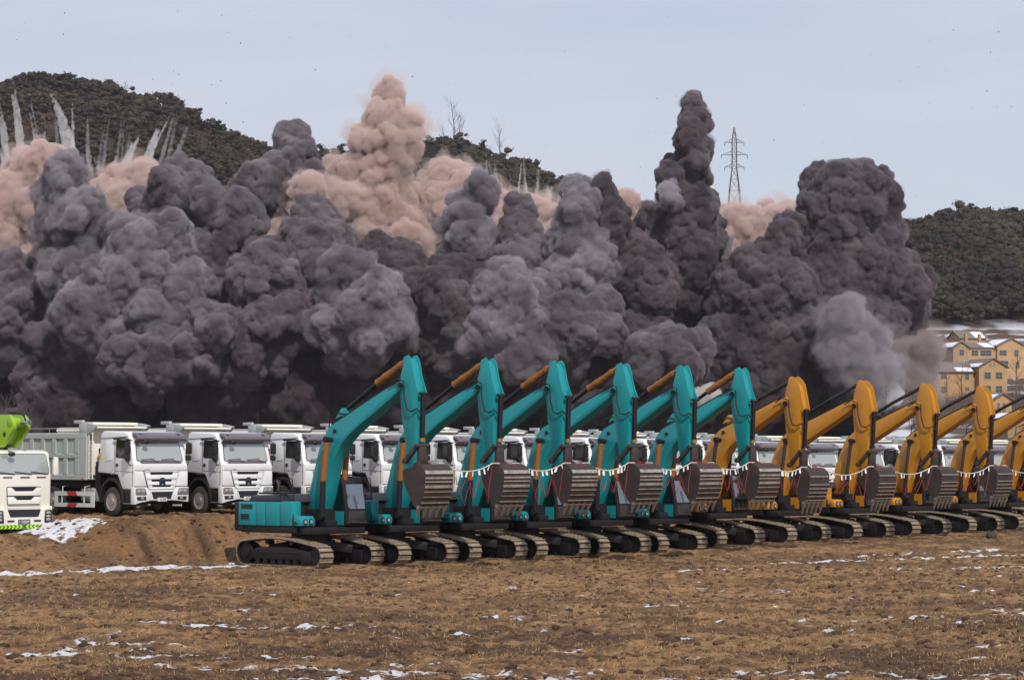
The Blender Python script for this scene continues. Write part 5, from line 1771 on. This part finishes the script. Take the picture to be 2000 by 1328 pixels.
def plume(name, circles, Y, mt, label, cat='smoke plume', group=None, vox=.34, seed=0, bump=1.0, jit=3., kids=12, gkids=8, kind=None, depth=1.0, fringe=None, fw=1.0, oct_=((3.6, 1.8), (1.7, 1.3), (.8, .75), (.48, .34))):
    rng = np.random.default_rng(seed + 17)
    V, Fc, n = [], [], 0
    more = []
    for a, b in zip(circles, circles[1:]):
        d = math.hypot(a[0] - b[0], a[1] - b[1])
        if .35 * (a[2] + b[2]) < d < 1.3 * (a[2] + b[2]):
            more.append(((a[0] + b[0]) / 2 + rng.uniform(-.25, .25) * a[2], (a[1] + b[1]) / 2, (a[2] + b[2]) * .5 * rng.uniform(.75, .95)))
    for (px, py, r) in list(circles) + more:
        r = r * (.90 if r > 24 else .96)
        c = pix(px, py, Y + rng.uniform(-jit, jit))
        rr = r / FPX * Y
        al = [(c, rr, 2)]
        for k in range(kids):
            d = rng.normal(size=3); d /= np.linalg.norm(d)
            c1, r1 = c + d * rr * .80, rr * rng.uniform(.28, .5)
            al.append((c1, r1, 2))
            for l in range(gkids):
                e = rng.normal(size=3) + d * .9; e /= np.linalg.norm(e)
                al.append((c1 + e * r1 * .85, r1 * rng.uniform(.3, .5), 1))
        for c_, r_, s_ in al:
            v, f = icos(s_)
            V.append(v * [r_, r_ * depth, r_] + c_); Fc.append(f + n); n += len(v)
    me = remesh(np.concatenate(V), np.concatenate(Fc), vox)
    nv = len(me.vertices)
    co = np.empty(nv * 3, np.float32); me.vertices.foreach_get('co', co); co = co.reshape(-1, 3)
    for sc, amp in oct_:
        nr = np.empty(nv * 3, np.float32); me.vertices.foreach_get('normal', nr); nr = nr.reshape(-1, 3)
        wp = co + .28 * sc * np.sin(co[:, [1, 2, 0]] * 2.1 / sc + seed)
        dv = vor(wp / sc, seed + int(sc * 10))
        co = co + nr * (amp * bump * (.5 - dv * dv))[:, None]
        me.vertices.foreach_set('co', co.ravel()); me.update()
    me = remesh_me(me, vox * .85)
    me.name = name
    nv = len(me.vertices)
    co = np.empty(nv * 3, np.float32); me.vertices.foreach_get('co', co); co = co.reshape(-1, 3)
    base = np.array([co[:, 0].mean(), co[:, 1].mean(), co[:, 2].min()])
    me.vertices.foreach_set('co', (co - base).astype(np.float32).ravel())
    me.polygons.foreach_set('use_smooth', np.ones(len(me.polygons), bool))
    me.materials.clear(); me.materials.append(mt)
    me.update()
    o = bpy.data.objects.new(name, me)
    C.objects.link(o)
    o.location = tuple(base)
    tag(o, label, cat, group, kind)
    if fringe is not None:
        # ragged half transparent skirt of thinner smoke round the dense core
        nr = np.empty(nv * 3, np.float32); me.vertices.foreach_get('normal', nr); nr = nr.reshape(-1, 3)
        a = vor(co / 2.6, seed + 91)
        b = vor((co + 40) / np.array([.9, .9, 1.6]), seed + 92)
        w = np.clip(2.6 * (a - .46), -.3, 1.3) * fw + np.clip((b - .45), 0, 1) * 1.1 * fw - .10
        fc = np.empty(len(me.loops), np.int32); me.loops.foreach_get('vertex_index', fc)
        k = len(me.loops) // max(1, len(me.polygons))
        fm = remesh(co - base + nr * w[:, None], fc.reshape(-1, k), vox * 1.15)
        fm.name = 'thin_fringe'
        fm.polygons.foreach_set('use_smooth', np.ones(len(fm.polygons), bool))
        fm.materials.clear(); fm.materials.append(fringe)
        fo = bpy.data.objects.new('thin_fringe', fm)
        C.objects.link(fo)
        fo.parent = o
    return o

YS = 400.
# the low dark bank everything rises from
bank = []
g = random.Random(2)
for px in range(-70, 1770, 62):
    topy = np.interp(px, [-70, 0, 100, 400, 700, 1000, 1300, 1500, 1700, 1760], [640, 610, 600, 560, 600, 600, 600, 600, 640, 700])
    y = 890
    while y > topy:
        bank.append((px + g.uniform(-25, 25), y, g.uniform(62, 88)))
        y -= 66
plume('smoke_bank', bank, YS + 9, SM['base_shade'], 'low bank of near black smoke behind the trucks', 'smoke bank', None, .5, 1, 1.2, 5, 10, 6, 'stuff', 1.0, oct_=((5, 1.8), (2.4, 1.1), (1.1, .45)))
GP = 'dark smoke plumes of the blast'
GT = 'tan dust plumes of the blast'
PL = [
 ('dark', 0, GP, 'dark grey smoke swelling at the left edge below the tan dust', [(20, 600, 70), (0, 660, 80), (60, 690, 60), (100, 760, 70), (30, 540, 38), (110, 650, 60), (150, 700, 70), (190, 700, 60)]),
 ('grey', -5, GP, 'soft grey smoke finger over the tan dust at the far left', [(128, 345, 34), (112, 392, 42), (150, 420, 46), (122, 460, 52), (180, 470, 52), (160, 530, 62)]),
 ('tan', 14, GT, 'tan dust at the left edge under white rocket trails', [(40, 355, 45), (92, 320, 34), (20, 420, 60), (90, 420, 50), (60, 490, 60), (100, 550, 50), (0, 500, 60), (-30, 400, 50)]),
 ('tan', 16, GT, 'low tan dust below two slanting white trails, left of the dark twin column', [(230, 375, 36), (280, 352, 32), (200, 405, 40), (250, 405, 45), (300, 395, 30), (180, 430, 40)]),
 ('dark', 2, GP, 'dark twin-topped smoke column below the left hill slope', [(345, 330, 28), (370, 355, 38), (330, 375, 42), (398, 380, 32), (350, 420, 58), (300, 430, 50)]),
 ('grey', -8, GP, 'large lit grey billow left of centre, broadest in the left half', [(320, 480, 58), (270, 480, 60), (290, 540, 72), (230, 545, 58), (345, 560, 55), (205, 605, 66), (250, 640, 75), (160, 615, 55), (310, 620, 55)]),
 ('dark', -3, GP, 'dark smoke shoulder right of the large grey billow', [(420, 405, 38), (462, 420, 46), (430, 470, 58), (400, 515, 52), (440, 545, 56), (380, 590, 60)]),
 ('dark', 6, GP, 'narrow dark smoke column crossing the ridge left of the tall tan one', [(570, 268, 22), (578, 296, 27), (568, 326, 28), (514, 350, 32), (550, 362, 42), (480, 362, 28), (600, 352, 26), (530, 402, 58), (590, 405, 42)]),
 ('tan', 4, GT, 'small tan dust puff in front of the narrow dark column', [(600, 382, 34), (592, 420, 36), (560, 470, 36)]),
 ('tan', 10, GT, 'tall tan dust column towering over the middle of the ridge', [(762, 176, 14), (754, 204, 24), (746, 232, 26), (786, 240, 26), (798, 258, 24), (762, 266, 36), (722, 280, 30), (775, 290, 36), (746, 312, 42), (742, 345, 38), (762, 360, 40), (690, 330, 26), (660, 352, 32), (652, 390, 38), (702, 400, 56), (760, 410, 56), (722, 460, 74), (788, 470, 56), (642, 440, 46), (812, 440, 36), (700, 520, 50)]),
 ('tan', 15, GT, 'broad tan dust dome right of the tall tan column', [(870, 348, 32), (900, 362, 36), (842, 380, 36), (880, 410, 58), (940, 402, 28), (960, 440, 32), (968, 402, 22), (900, 470, 60)]),
 ('grey', -6, GP, 'leaning light grey smoke finger in front of the tan dome', [(938, 382, 26), (944, 352, 14), (918, 410, 34), (890, 440, 30), (920, 460, 38), (905, 495, 36)]),
 ('dark', -5, GP, 'dark smoke knob in front of the small tan puff', [(620, 432, 42), (592, 472, 46), (640, 470, 38), (602, 520, 56), (660, 502, 42), (560, 545, 46)]),
 ('dark', -11, GP, 'knobbly dark smoke column left of centre with a thin spike', [(520, 505, 40), (500, 540, 46), (540, 582, 52), (552, 540, 18), (492, 622, 54), (560, 612, 42), (430, 652, 38), (530, 662, 56), (470, 702, 56), (575, 650, 30)]),
 ('grey', -13, GP, 'lit grey smoke mound below the dark knob', [(690, 545, 52), (722, 572, 50), (652, 582, 46), (742, 612, 50), (690, 622, 54), (642, 642, 40), (700, 682, 48), (770, 640, 36)]),
 ('black', -4, GP, 'black smoke hump below the base of the tall tan column', [(740, 502, 38), (780, 522, 42), (802, 562, 38), (760, 562, 42), (720, 510, 26)]),
 ('black', -8, GP, 'black smoke column below the light grey finger', [(890, 545, 46), (930, 562, 42), (862, 582, 46), (900, 612, 58), (942, 602, 42), (852, 662, 66), (922, 692, 76), (960, 690, 60)]),
 ('grey', -12, GP, 'soft grey smoke column at the centre of the blast', [(990, 545, 34), (1010, 592, 42), (972, 582, 44), (1000, 642, 52), (962, 660, 46), (1030, 692, 48)]),
 ('dark', 2, GP, 'brownish smoke stub right of the leaning grey finger', [(1012, 410, 24), (1016, 450, 32), (1000, 482, 36), (1022, 512, 36), (985, 505, 30), (1000, 550, 40)]),
 ('tan', 13, GT, 'tan dust seen between the two right hand grey columns', [(1060, 440, 40), (1072, 490, 40), (1052, 530, 42), (1170, 470, 32), (1160, 520, 36), (1090, 540, 40), (1040, 420, 26)]),
 ('grey', -3, GP, 'soft grey smoke column right of the pale dust trails', [(1125, 378, 22), (1140, 408, 30), (1112, 420, 26), (1130, 470, 42), (1102, 472, 26), (1150, 512, 38), (1122, 542, 46), (1140, 575, 46)]),
 ('black', 0, GP, 'spiky black smoke column with jagged tips', [(1180, 362, 9), (1188, 388, 16), (1198, 430, 24), (1212, 475, 28), (1208, 530, 34), (1232, 562, 48), (1272, 412, 10), (1268, 445, 20), (1252, 500, 34), (1270, 562, 44), (1250, 622, 54), (1242, 682, 60), (1262, 425, 8)]),
 ('tan', 16, GT, 'small pale tan dust ball behind the jagged black tips', [(1218, 396, 26), (1225, 425, 24)]),
 ('black', 3, GP, 'tallest black smoke column with a narrow twisted top', [(1354, 205, 13), (1350, 228, 15), (1365, 240, 14), (1350, 258, 17), (1345, 284, 19), (1370, 288, 14), (1350, 314, 22), (1315, 330, 19), (1330, 352, 29), (1360, 350, 22), (1320, 382, 28), (1350, 392, 36), (1375, 402, 22), (1340, 432, 48), (1330, 482, 48), (1360, 482, 42), (1340, 542, 58), (1330, 602, 48), (1300, 522, 32), (1385, 440, 20)]),
 ('grey', -5, GP, 'small light grey smoke ball on the flank of the tallest black column', [(1310, 376, 18), (1312, 396, 14)]),
 ('tan', 16, GT, 'tan dust under the power pylon', [(1400, 430, 26), (1430, 440, 32), (1500, 430, 28), (1530, 430, 24), (1470, 450, 40), (1420, 480, 40), (1500, 470, 40), (1550, 440, 20)]),
 ('black', -4, GP, 'black smoke cone left of the huge black column', [(1540, 445, 20), (1534, 478, 28), (1510, 502, 36), (1542, 522, 36), (1482, 532, 46), (1552, 562, 42), (1500, 582, 58), (1562, 622, 46), (1450, 562, 46), (1440, 612, 58), (1520, 652, 68), (1432, 682, 68), (1482, 722, 76), (1570, 682, 42)]),
 ('black', 2, GP, 'huge flat-topped black smoke column at the right', [(1600, 362, 34), (1640, 358, 36), (1692, 362, 36), (1720, 382, 32), (1732, 396, 22), (1600, 402, 34), (1660, 402, 58), (1610, 452, 48), (1662, 472, 68), (1720, 462, 46), (1640, 532, 68), (1720, 532, 56), (1750, 522, 36), (1768, 562, 36), (1792, 560, 20), (1802, 542, 15), (1700, 602, 68), (1750, 622, 44), (1652, 612, 68), (1768, 592, 32), (1720, 662, 46), (1640, 682, 58), (1600, 560, 50), (1590, 640, 50)]),
 ('puff', -14, GP, 'light grey smoke puff in front of the huge black column', [(1650, 612, 26), (1640, 642, 36), (1680, 652, 36), (1710, 662, 20), (1650, 682, 40), (1680, 712, 46), (1715, 735, 40)]),
 ('brown', -10, GP, 'pale brown smoke drifting right towards the ochre houses', [(1770, 705, 38), (1800, 702, 30), (1812, 682, 20), (1740, 735, 44), (1785, 745, 40), (1700, 760, 44), (1750, 785, 40), (1800, 770, 34)]),
 ('white', -16, GP, 'small white smoke wisp behind the second yellow excavator arm', [(1745, 768, 14), (1728, 778, 16), (1710, 790, 14)]),
 ('white', -16, GP, 'small white smoke wisp between the last two teal excavators', [(1385, 768, 16), (1365, 775, 14), (1400, 778, 12)]),
 ('dark', -15, GP, 'round dark smoke billow above the fifth teal excavator', [(1330, 692, 42), (1300, 682, 36), (1360, 682, 26), (1272, 702, 42), (1340, 730, 30)]),
 ('dark', -9, GP, 'dark smoke mound above the third and fourth teal excavators', [(1170, 612, 36), (1180, 652, 36), (1130, 642, 46), (1090, 622, 46), (1100, 692, 56), (1060, 650, 40), (1040, 580, 40)]),
 ('dark', -14, GP, 'dark smoke lobe low above the first dump trucks', [(320, 690, 46), (300, 740, 32), (385, 690, 46), (290, 772, 16), (240, 700, 40), (410, 640, 40)]),
 ('base_shade', -2, GP, 'dark smoke swelling low behind the left dump truck', [(120, 805, 46), (180, 782, 52), (66, 835, 46), (235, 802, 46), (150, 745, 46)]),  # from here the low plumes, their colour darkened in place of shade
 ('base_shade', -3, GP, 'dark smoke swelling low between the first two dump truck cabs', [(420, 762, 46), (482, 792, 52), (380, 802, 46), (440, 720, 40)]),
 ('base_shade', -4, GP, 'dark smoke swelling low left of the first teal boom', [(640, 762, 50), (562, 782, 46), (602, 802, 46), (562, 730, 42), (690, 745, 46)]),
 ('base_shade', -2, GP, 'dark smoke swelling behind the first two teal boom tips', [(800, 705, 46), (782, 762, 52), (852, 772, 52), (732, 745, 36), (720, 800, 46)]),
 ('base_shade', -3, GP, 'dark smoke swelling behind the second and third teal boom tips', [(960, 772, 52), (1022, 762, 46), (1082, 772, 50), (902, 792, 40), (1040, 722, 40)]),
 ('base_shade', -4, GP, 'dark smoke swelling behind the fourth teal boom tip', [(1180, 732, 46), (1152, 782, 46), (1232, 782, 50), (1210, 700, 40)]),
 ('base_shade', -3, GP, 'dark smoke swelling behind the last teal boom tip', [(1400, 742, 52), (1462, 792, 52), (1352, 802, 46), (1420, 700, 40)]),
 ('base_shade', -3, GP, 'dark smoke swelling behind the first yellow boom', [(1560, 762, 46), (1612, 742, 46), (1642, 782, 46), (1600, 800, 46), (1580, 710, 40)]),
 ('tanveil', 18, GT, 'thin tan dust haze spread behind the dark plumes on the left', [(10, 430, 70), (110, 440, 70), (220, 430, 60), (330, 440, 60), (440, 440, 60), (540, 450, 60)]),
 ('tanveil', 18, GT, 'thin tan dust haze spread behind the grey columns at centre right', [(900, 440, 70), (1000, 440, 70), (1090, 450, 70), (1180, 450, 60), (1280, 460, 60), (1400, 460, 60), (1500, 460, 55)]),
 ('brown', 6, GT, 'brown dust haze at the left edge near the ground', [(10, 770, 50), (40, 800, 36), (80, 805, 32), (-10, 720, 40)]),
]
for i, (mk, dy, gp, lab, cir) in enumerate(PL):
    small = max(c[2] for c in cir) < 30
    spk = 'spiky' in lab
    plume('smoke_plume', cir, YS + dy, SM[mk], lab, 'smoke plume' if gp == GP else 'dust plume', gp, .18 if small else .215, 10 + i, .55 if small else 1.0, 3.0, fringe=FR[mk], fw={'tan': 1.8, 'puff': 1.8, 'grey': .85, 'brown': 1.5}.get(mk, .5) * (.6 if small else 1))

# white trails thrown up ahead of the smoke
def trail(pts, rad, mt, label, Y, seed):
    g = np.random.default_rng(seed)
    V, Fc, n = [], [], 0
    P = [np.array(p, float) for p in pts]
    for strand in range(4 if rad > 10 else 3):
        ox, oy = g.normal(0, .55), g.uniform(-.1, .25)
        for a, b in zip(P, P[1:]):
            L = np.linalg.norm(b - a)
            d = (b - a) / L
            k = max(2, int(L / 3.0))
            for j in range(k):
                f = j / k
                p0 = a * (1 - f) + b * f
                t = (np.linalg.norm(p0 - P[0]) / max(1, np.linalg.norm(P[-1] - P[0])))
                if t > .75 + .25 * g.uniform() - .12 * strand: continue
                w = rad * (1.0 - .6 * t)
                p = p0 + np.array([ox * w, 0]) + g.normal(0, .10 * w, 2) + d * oy * rad
                r = w * .42 * g.uniform(.6, 1.2)
                c = pix(p[0], p[1], Y + g.uniform(-.6, .6))
                v, f_ = icos(2)
                rm = max(r / FPX * Y, .17)
                V.append(v * g.uniform(.8, 1.2, (len(v), 1)) * np.array([rm, rm, rm * 1.7]) + c); Fc.append(f_ + n); n += len(v)
    me = remesh(np.concatenate(V), np.concatenate(Fc), .16)
    nv = len(me.vertices)
    co = np.empty(nv * 3, np.float32); me.vertices.foreach_get('co', co); co = co.reshape(-1, 3)
    base = np.array([co[:, 0].mean(), co[:, 1].mean(), co[:, 2].min()])
    me.vertices.foreach_set('co', (co - base).astype(np.float32).ravel())
    me.polygons.foreach_set('use_smooth', np.ones(len(me.polygons), bool))
    me.name = 'dust_trail'
    me.materials.clear(); me.materials.append(mt); me.update()
    o = bpy.data.objects.new('dust_trail', me)
    C.objects.link(o)
    o.location = tuple(base)
    tag(o, label, 'dust trail', 'dust trails thrown up by the blast')
    return o
TR = [
 ([(48, 345), (36, 230), (22, 150)], 14, 'white', 'strong white trail second from the left edge'), ([(20, 340), (10, 250), (0, 190)], 11, 'white', 'white trail at the left edge'),
 ([(152, 335), (126, 235), (100, 165)], 14, 'white', 'strong white trail slanting up to the left hill notch'), ([(80, 330), (85, 280), (90, 240)], 12, 'pale', 'faint trail between the two strong white ones'),
 ([(178, 360), (172, 300), (168, 260)], 9, 'pale', 'faint thin trail right of the slanting strong one'), ([(240, 330), (262, 280), (275, 255)], 13, 'white', 'white trail leaning right above the low tan dust'),
 ([(285, 335), (305, 275), (320, 235)], 14, 'white', 'strong white trail leaning right, rightmost on the left hill'), ([(310, 330), (330, 260), (345, 200)], 9, 'pale', 'faint trail leaning right beyond the strong one'),
 ([(228, 320), (235, 260), (240, 215)], 7, 'pale', 'faint thin trail left of the right-leaning pair'), ([(215, 360), (195, 330), (180, 300)], 8, 'pale', 'faint short trail in the gap on the left hill'),
 ([(805, 380), (800, 330), (797, 290)], 12, 'pale', 'pale trail hugging the right side of the tall tan column'), ([(965, 380), (967, 340), (966, 305)], 9, 'pale', 'pale trail above the leaning grey finger'),
 ([(1000, 420), (1000, 370), (998, 330)], 9, 'pale', 'pale trail left of the pair over the tan gap'), ([(1030, 430), (1025, 370), (1022, 330)], 9, 'white', 'white trail, left of the pair over the tan gap'),
 ([(1062, 450), (1068, 390), (1076, 345)], 11, 'white', 'white trail, right of the pair over the tan gap'), ([(1085, 440), (1093, 390), (1100, 350)], 8, 'pale', 'pale trail just left of the soft grey column'),
 ([(1050, 400), (1052, 360), (1050, 320)], 7, 'pale', 'thin pale trail between the white pair'),
 ([(1398, 500), (1402, 450), (1403, 412)], 7, 'dark', 'thin dark spike right of the tallest black column'), ([(1410, 510), (1425, 470), (1436, 440)], 9, 'grey', 'grey spike leaning right below the pylon'),
 ([(1280, 560), (1298, 500), (1308, 462)], 8, 'dark', 'dark spike between the jagged and the tallest black columns'), ([(1440, 520), (1448, 490), (1452, 470)], 9, 'grey', 'short grey spike in front of the pylon tan dust'),
 ([(1500, 470), (1502, 440), (1503, 420)], 6, 'grey', 'thin grey spike left of the black cone tip'), ([(1262, 460), (1276, 420), (1284, 385)], 6, 'dark', 'thin dark sliver at the jagged tips, leaning right'),
 ([(545, 560), (550, 530), (552, 505)], 6, 'dark', 'thin dark spike beside the knobbly dark column'),
]
for i, (pts, rad, mk, lab) in enumerate(TR):
    trail(pts, rad, SM[mk], lab, YS + (20 if i < 17 else -2), 50 + i)

g = random.Random(77)
for k in range(26):
    if k < 15:
        x0 = 8 + k * 23 + g.uniform(-8, 8)
        y0, L = g.uniform(330, 370), g.uniform(70, 190)
        ln = (x0 - 150) * .28 + g.uniform(-14, 14)
        lab, grp = 'thin faint dust streak fanning up before the left hill', 'thin dust streaks before the left hill'
    else:
        x0 = 945 + (k - 15) * 21 + g.uniform(-8, 8)
        y0, L = g.uniform(365, 395) + (k - 15) * 5, g.uniform(60, 110)
        ln = (x0 - 1010) * .12 + g.uniform(-10, 10)
        lab, grp = 'thin faint dust streak rising before the middle ridge', 'thin dust streaks before the middle ridge'
    o = trail([(x0, y0), (x0 + ln * .45, y0 - L * .5), (x0 + ln, y0 - L)], g.uniform(6, 10), SM['pale'] if k % 3 else SM['white'], lab, YS + 22, 150 + k)
    o['group'] = grp

# stones thrown into the sky
g = random.Random(21)
V0, F0 = icos(1)
proto = None
for k in range(110):
    px = g.uniform(10, 1990)
    top = np.interp(px, RID[:, 0], RID[:, 1])
    py = g.uniform(20, min(top + 10, 400))
    p = pix(px, py, YS + g.uniform(-20, 20))
    if proto is None:
        gg = random.Random(1)
        m = MB()
        m.add([(v[0] * gg.uniform(.7, 1.2), v[1] * gg.uniform(.7, 1.1), v[2] * gg.uniform(.6, 1.0)) for v in V0], [tuple(f) for f in F0])
        proto = m.build('flying_stone', M['stone'], smooth=0)
        o = proto
    else:
        o = proto.copy()
        C.objects.link(o)
    s = g.choice((.06, .07, .08, .08, .1, .13))
    o.location = tuple(p)
    o.scale = (s, s, s * g.uniform(.7, 1.3))
    o.rotation_euler = (g.uniform(0, 6), g.uniform(0, 6), g.uniform(0, 6))
    tag(o, 'small dark stone flung high into the pale sky', 'stone', 'stones flung into the sky')

# a dark boulder at the foot of the last yellow machines
m = MB()
gg = random.Random(4)
V1, F1 = icos(2)
m.add([(v[0] * .26 * gg.uniform(.85, 1.1), v[1] * .2, v[2] * .2 * gg.uniform(.8, 1.1)) for v in V1], [tuple(f) for f in F1])
o = m.build('boulder', M['stone'], smooth=0)
p = pix(1937, 1046, 112)
o.location = (p[0], 112, float(gz(p[0], 112)[0]) + .1)
tag(o, 'dark stone lying before the tracks of the last yellow excavators', 'stone')

# ------------------------------------------------------------------ the hazy air
hz = MB().box(-700, 700, -150, 1480, -3, 170).build('haze', SM['pale'], smooth=0)
hm = bpy.data.materials.new('haze_air')
hm.use_nodes = True
t = hm.node_tree
t.nodes.remove(t.nodes['Principled BSDF'])
v = t.nodes.new('ShaderNodeVolumePrincipled')
v.inputs['Color'].default_value = (.86, .86, .95, 1)
v.inputs['Density'].default_value = .00006
t.links.new(v.outputs[0], t.nodes['Material Output'].inputs['Volume'])
hz.data.materials.clear()
hz.data.materials.append(hm)
tag(hz, kind='stuff', label='thin winter haze over the whole valley')
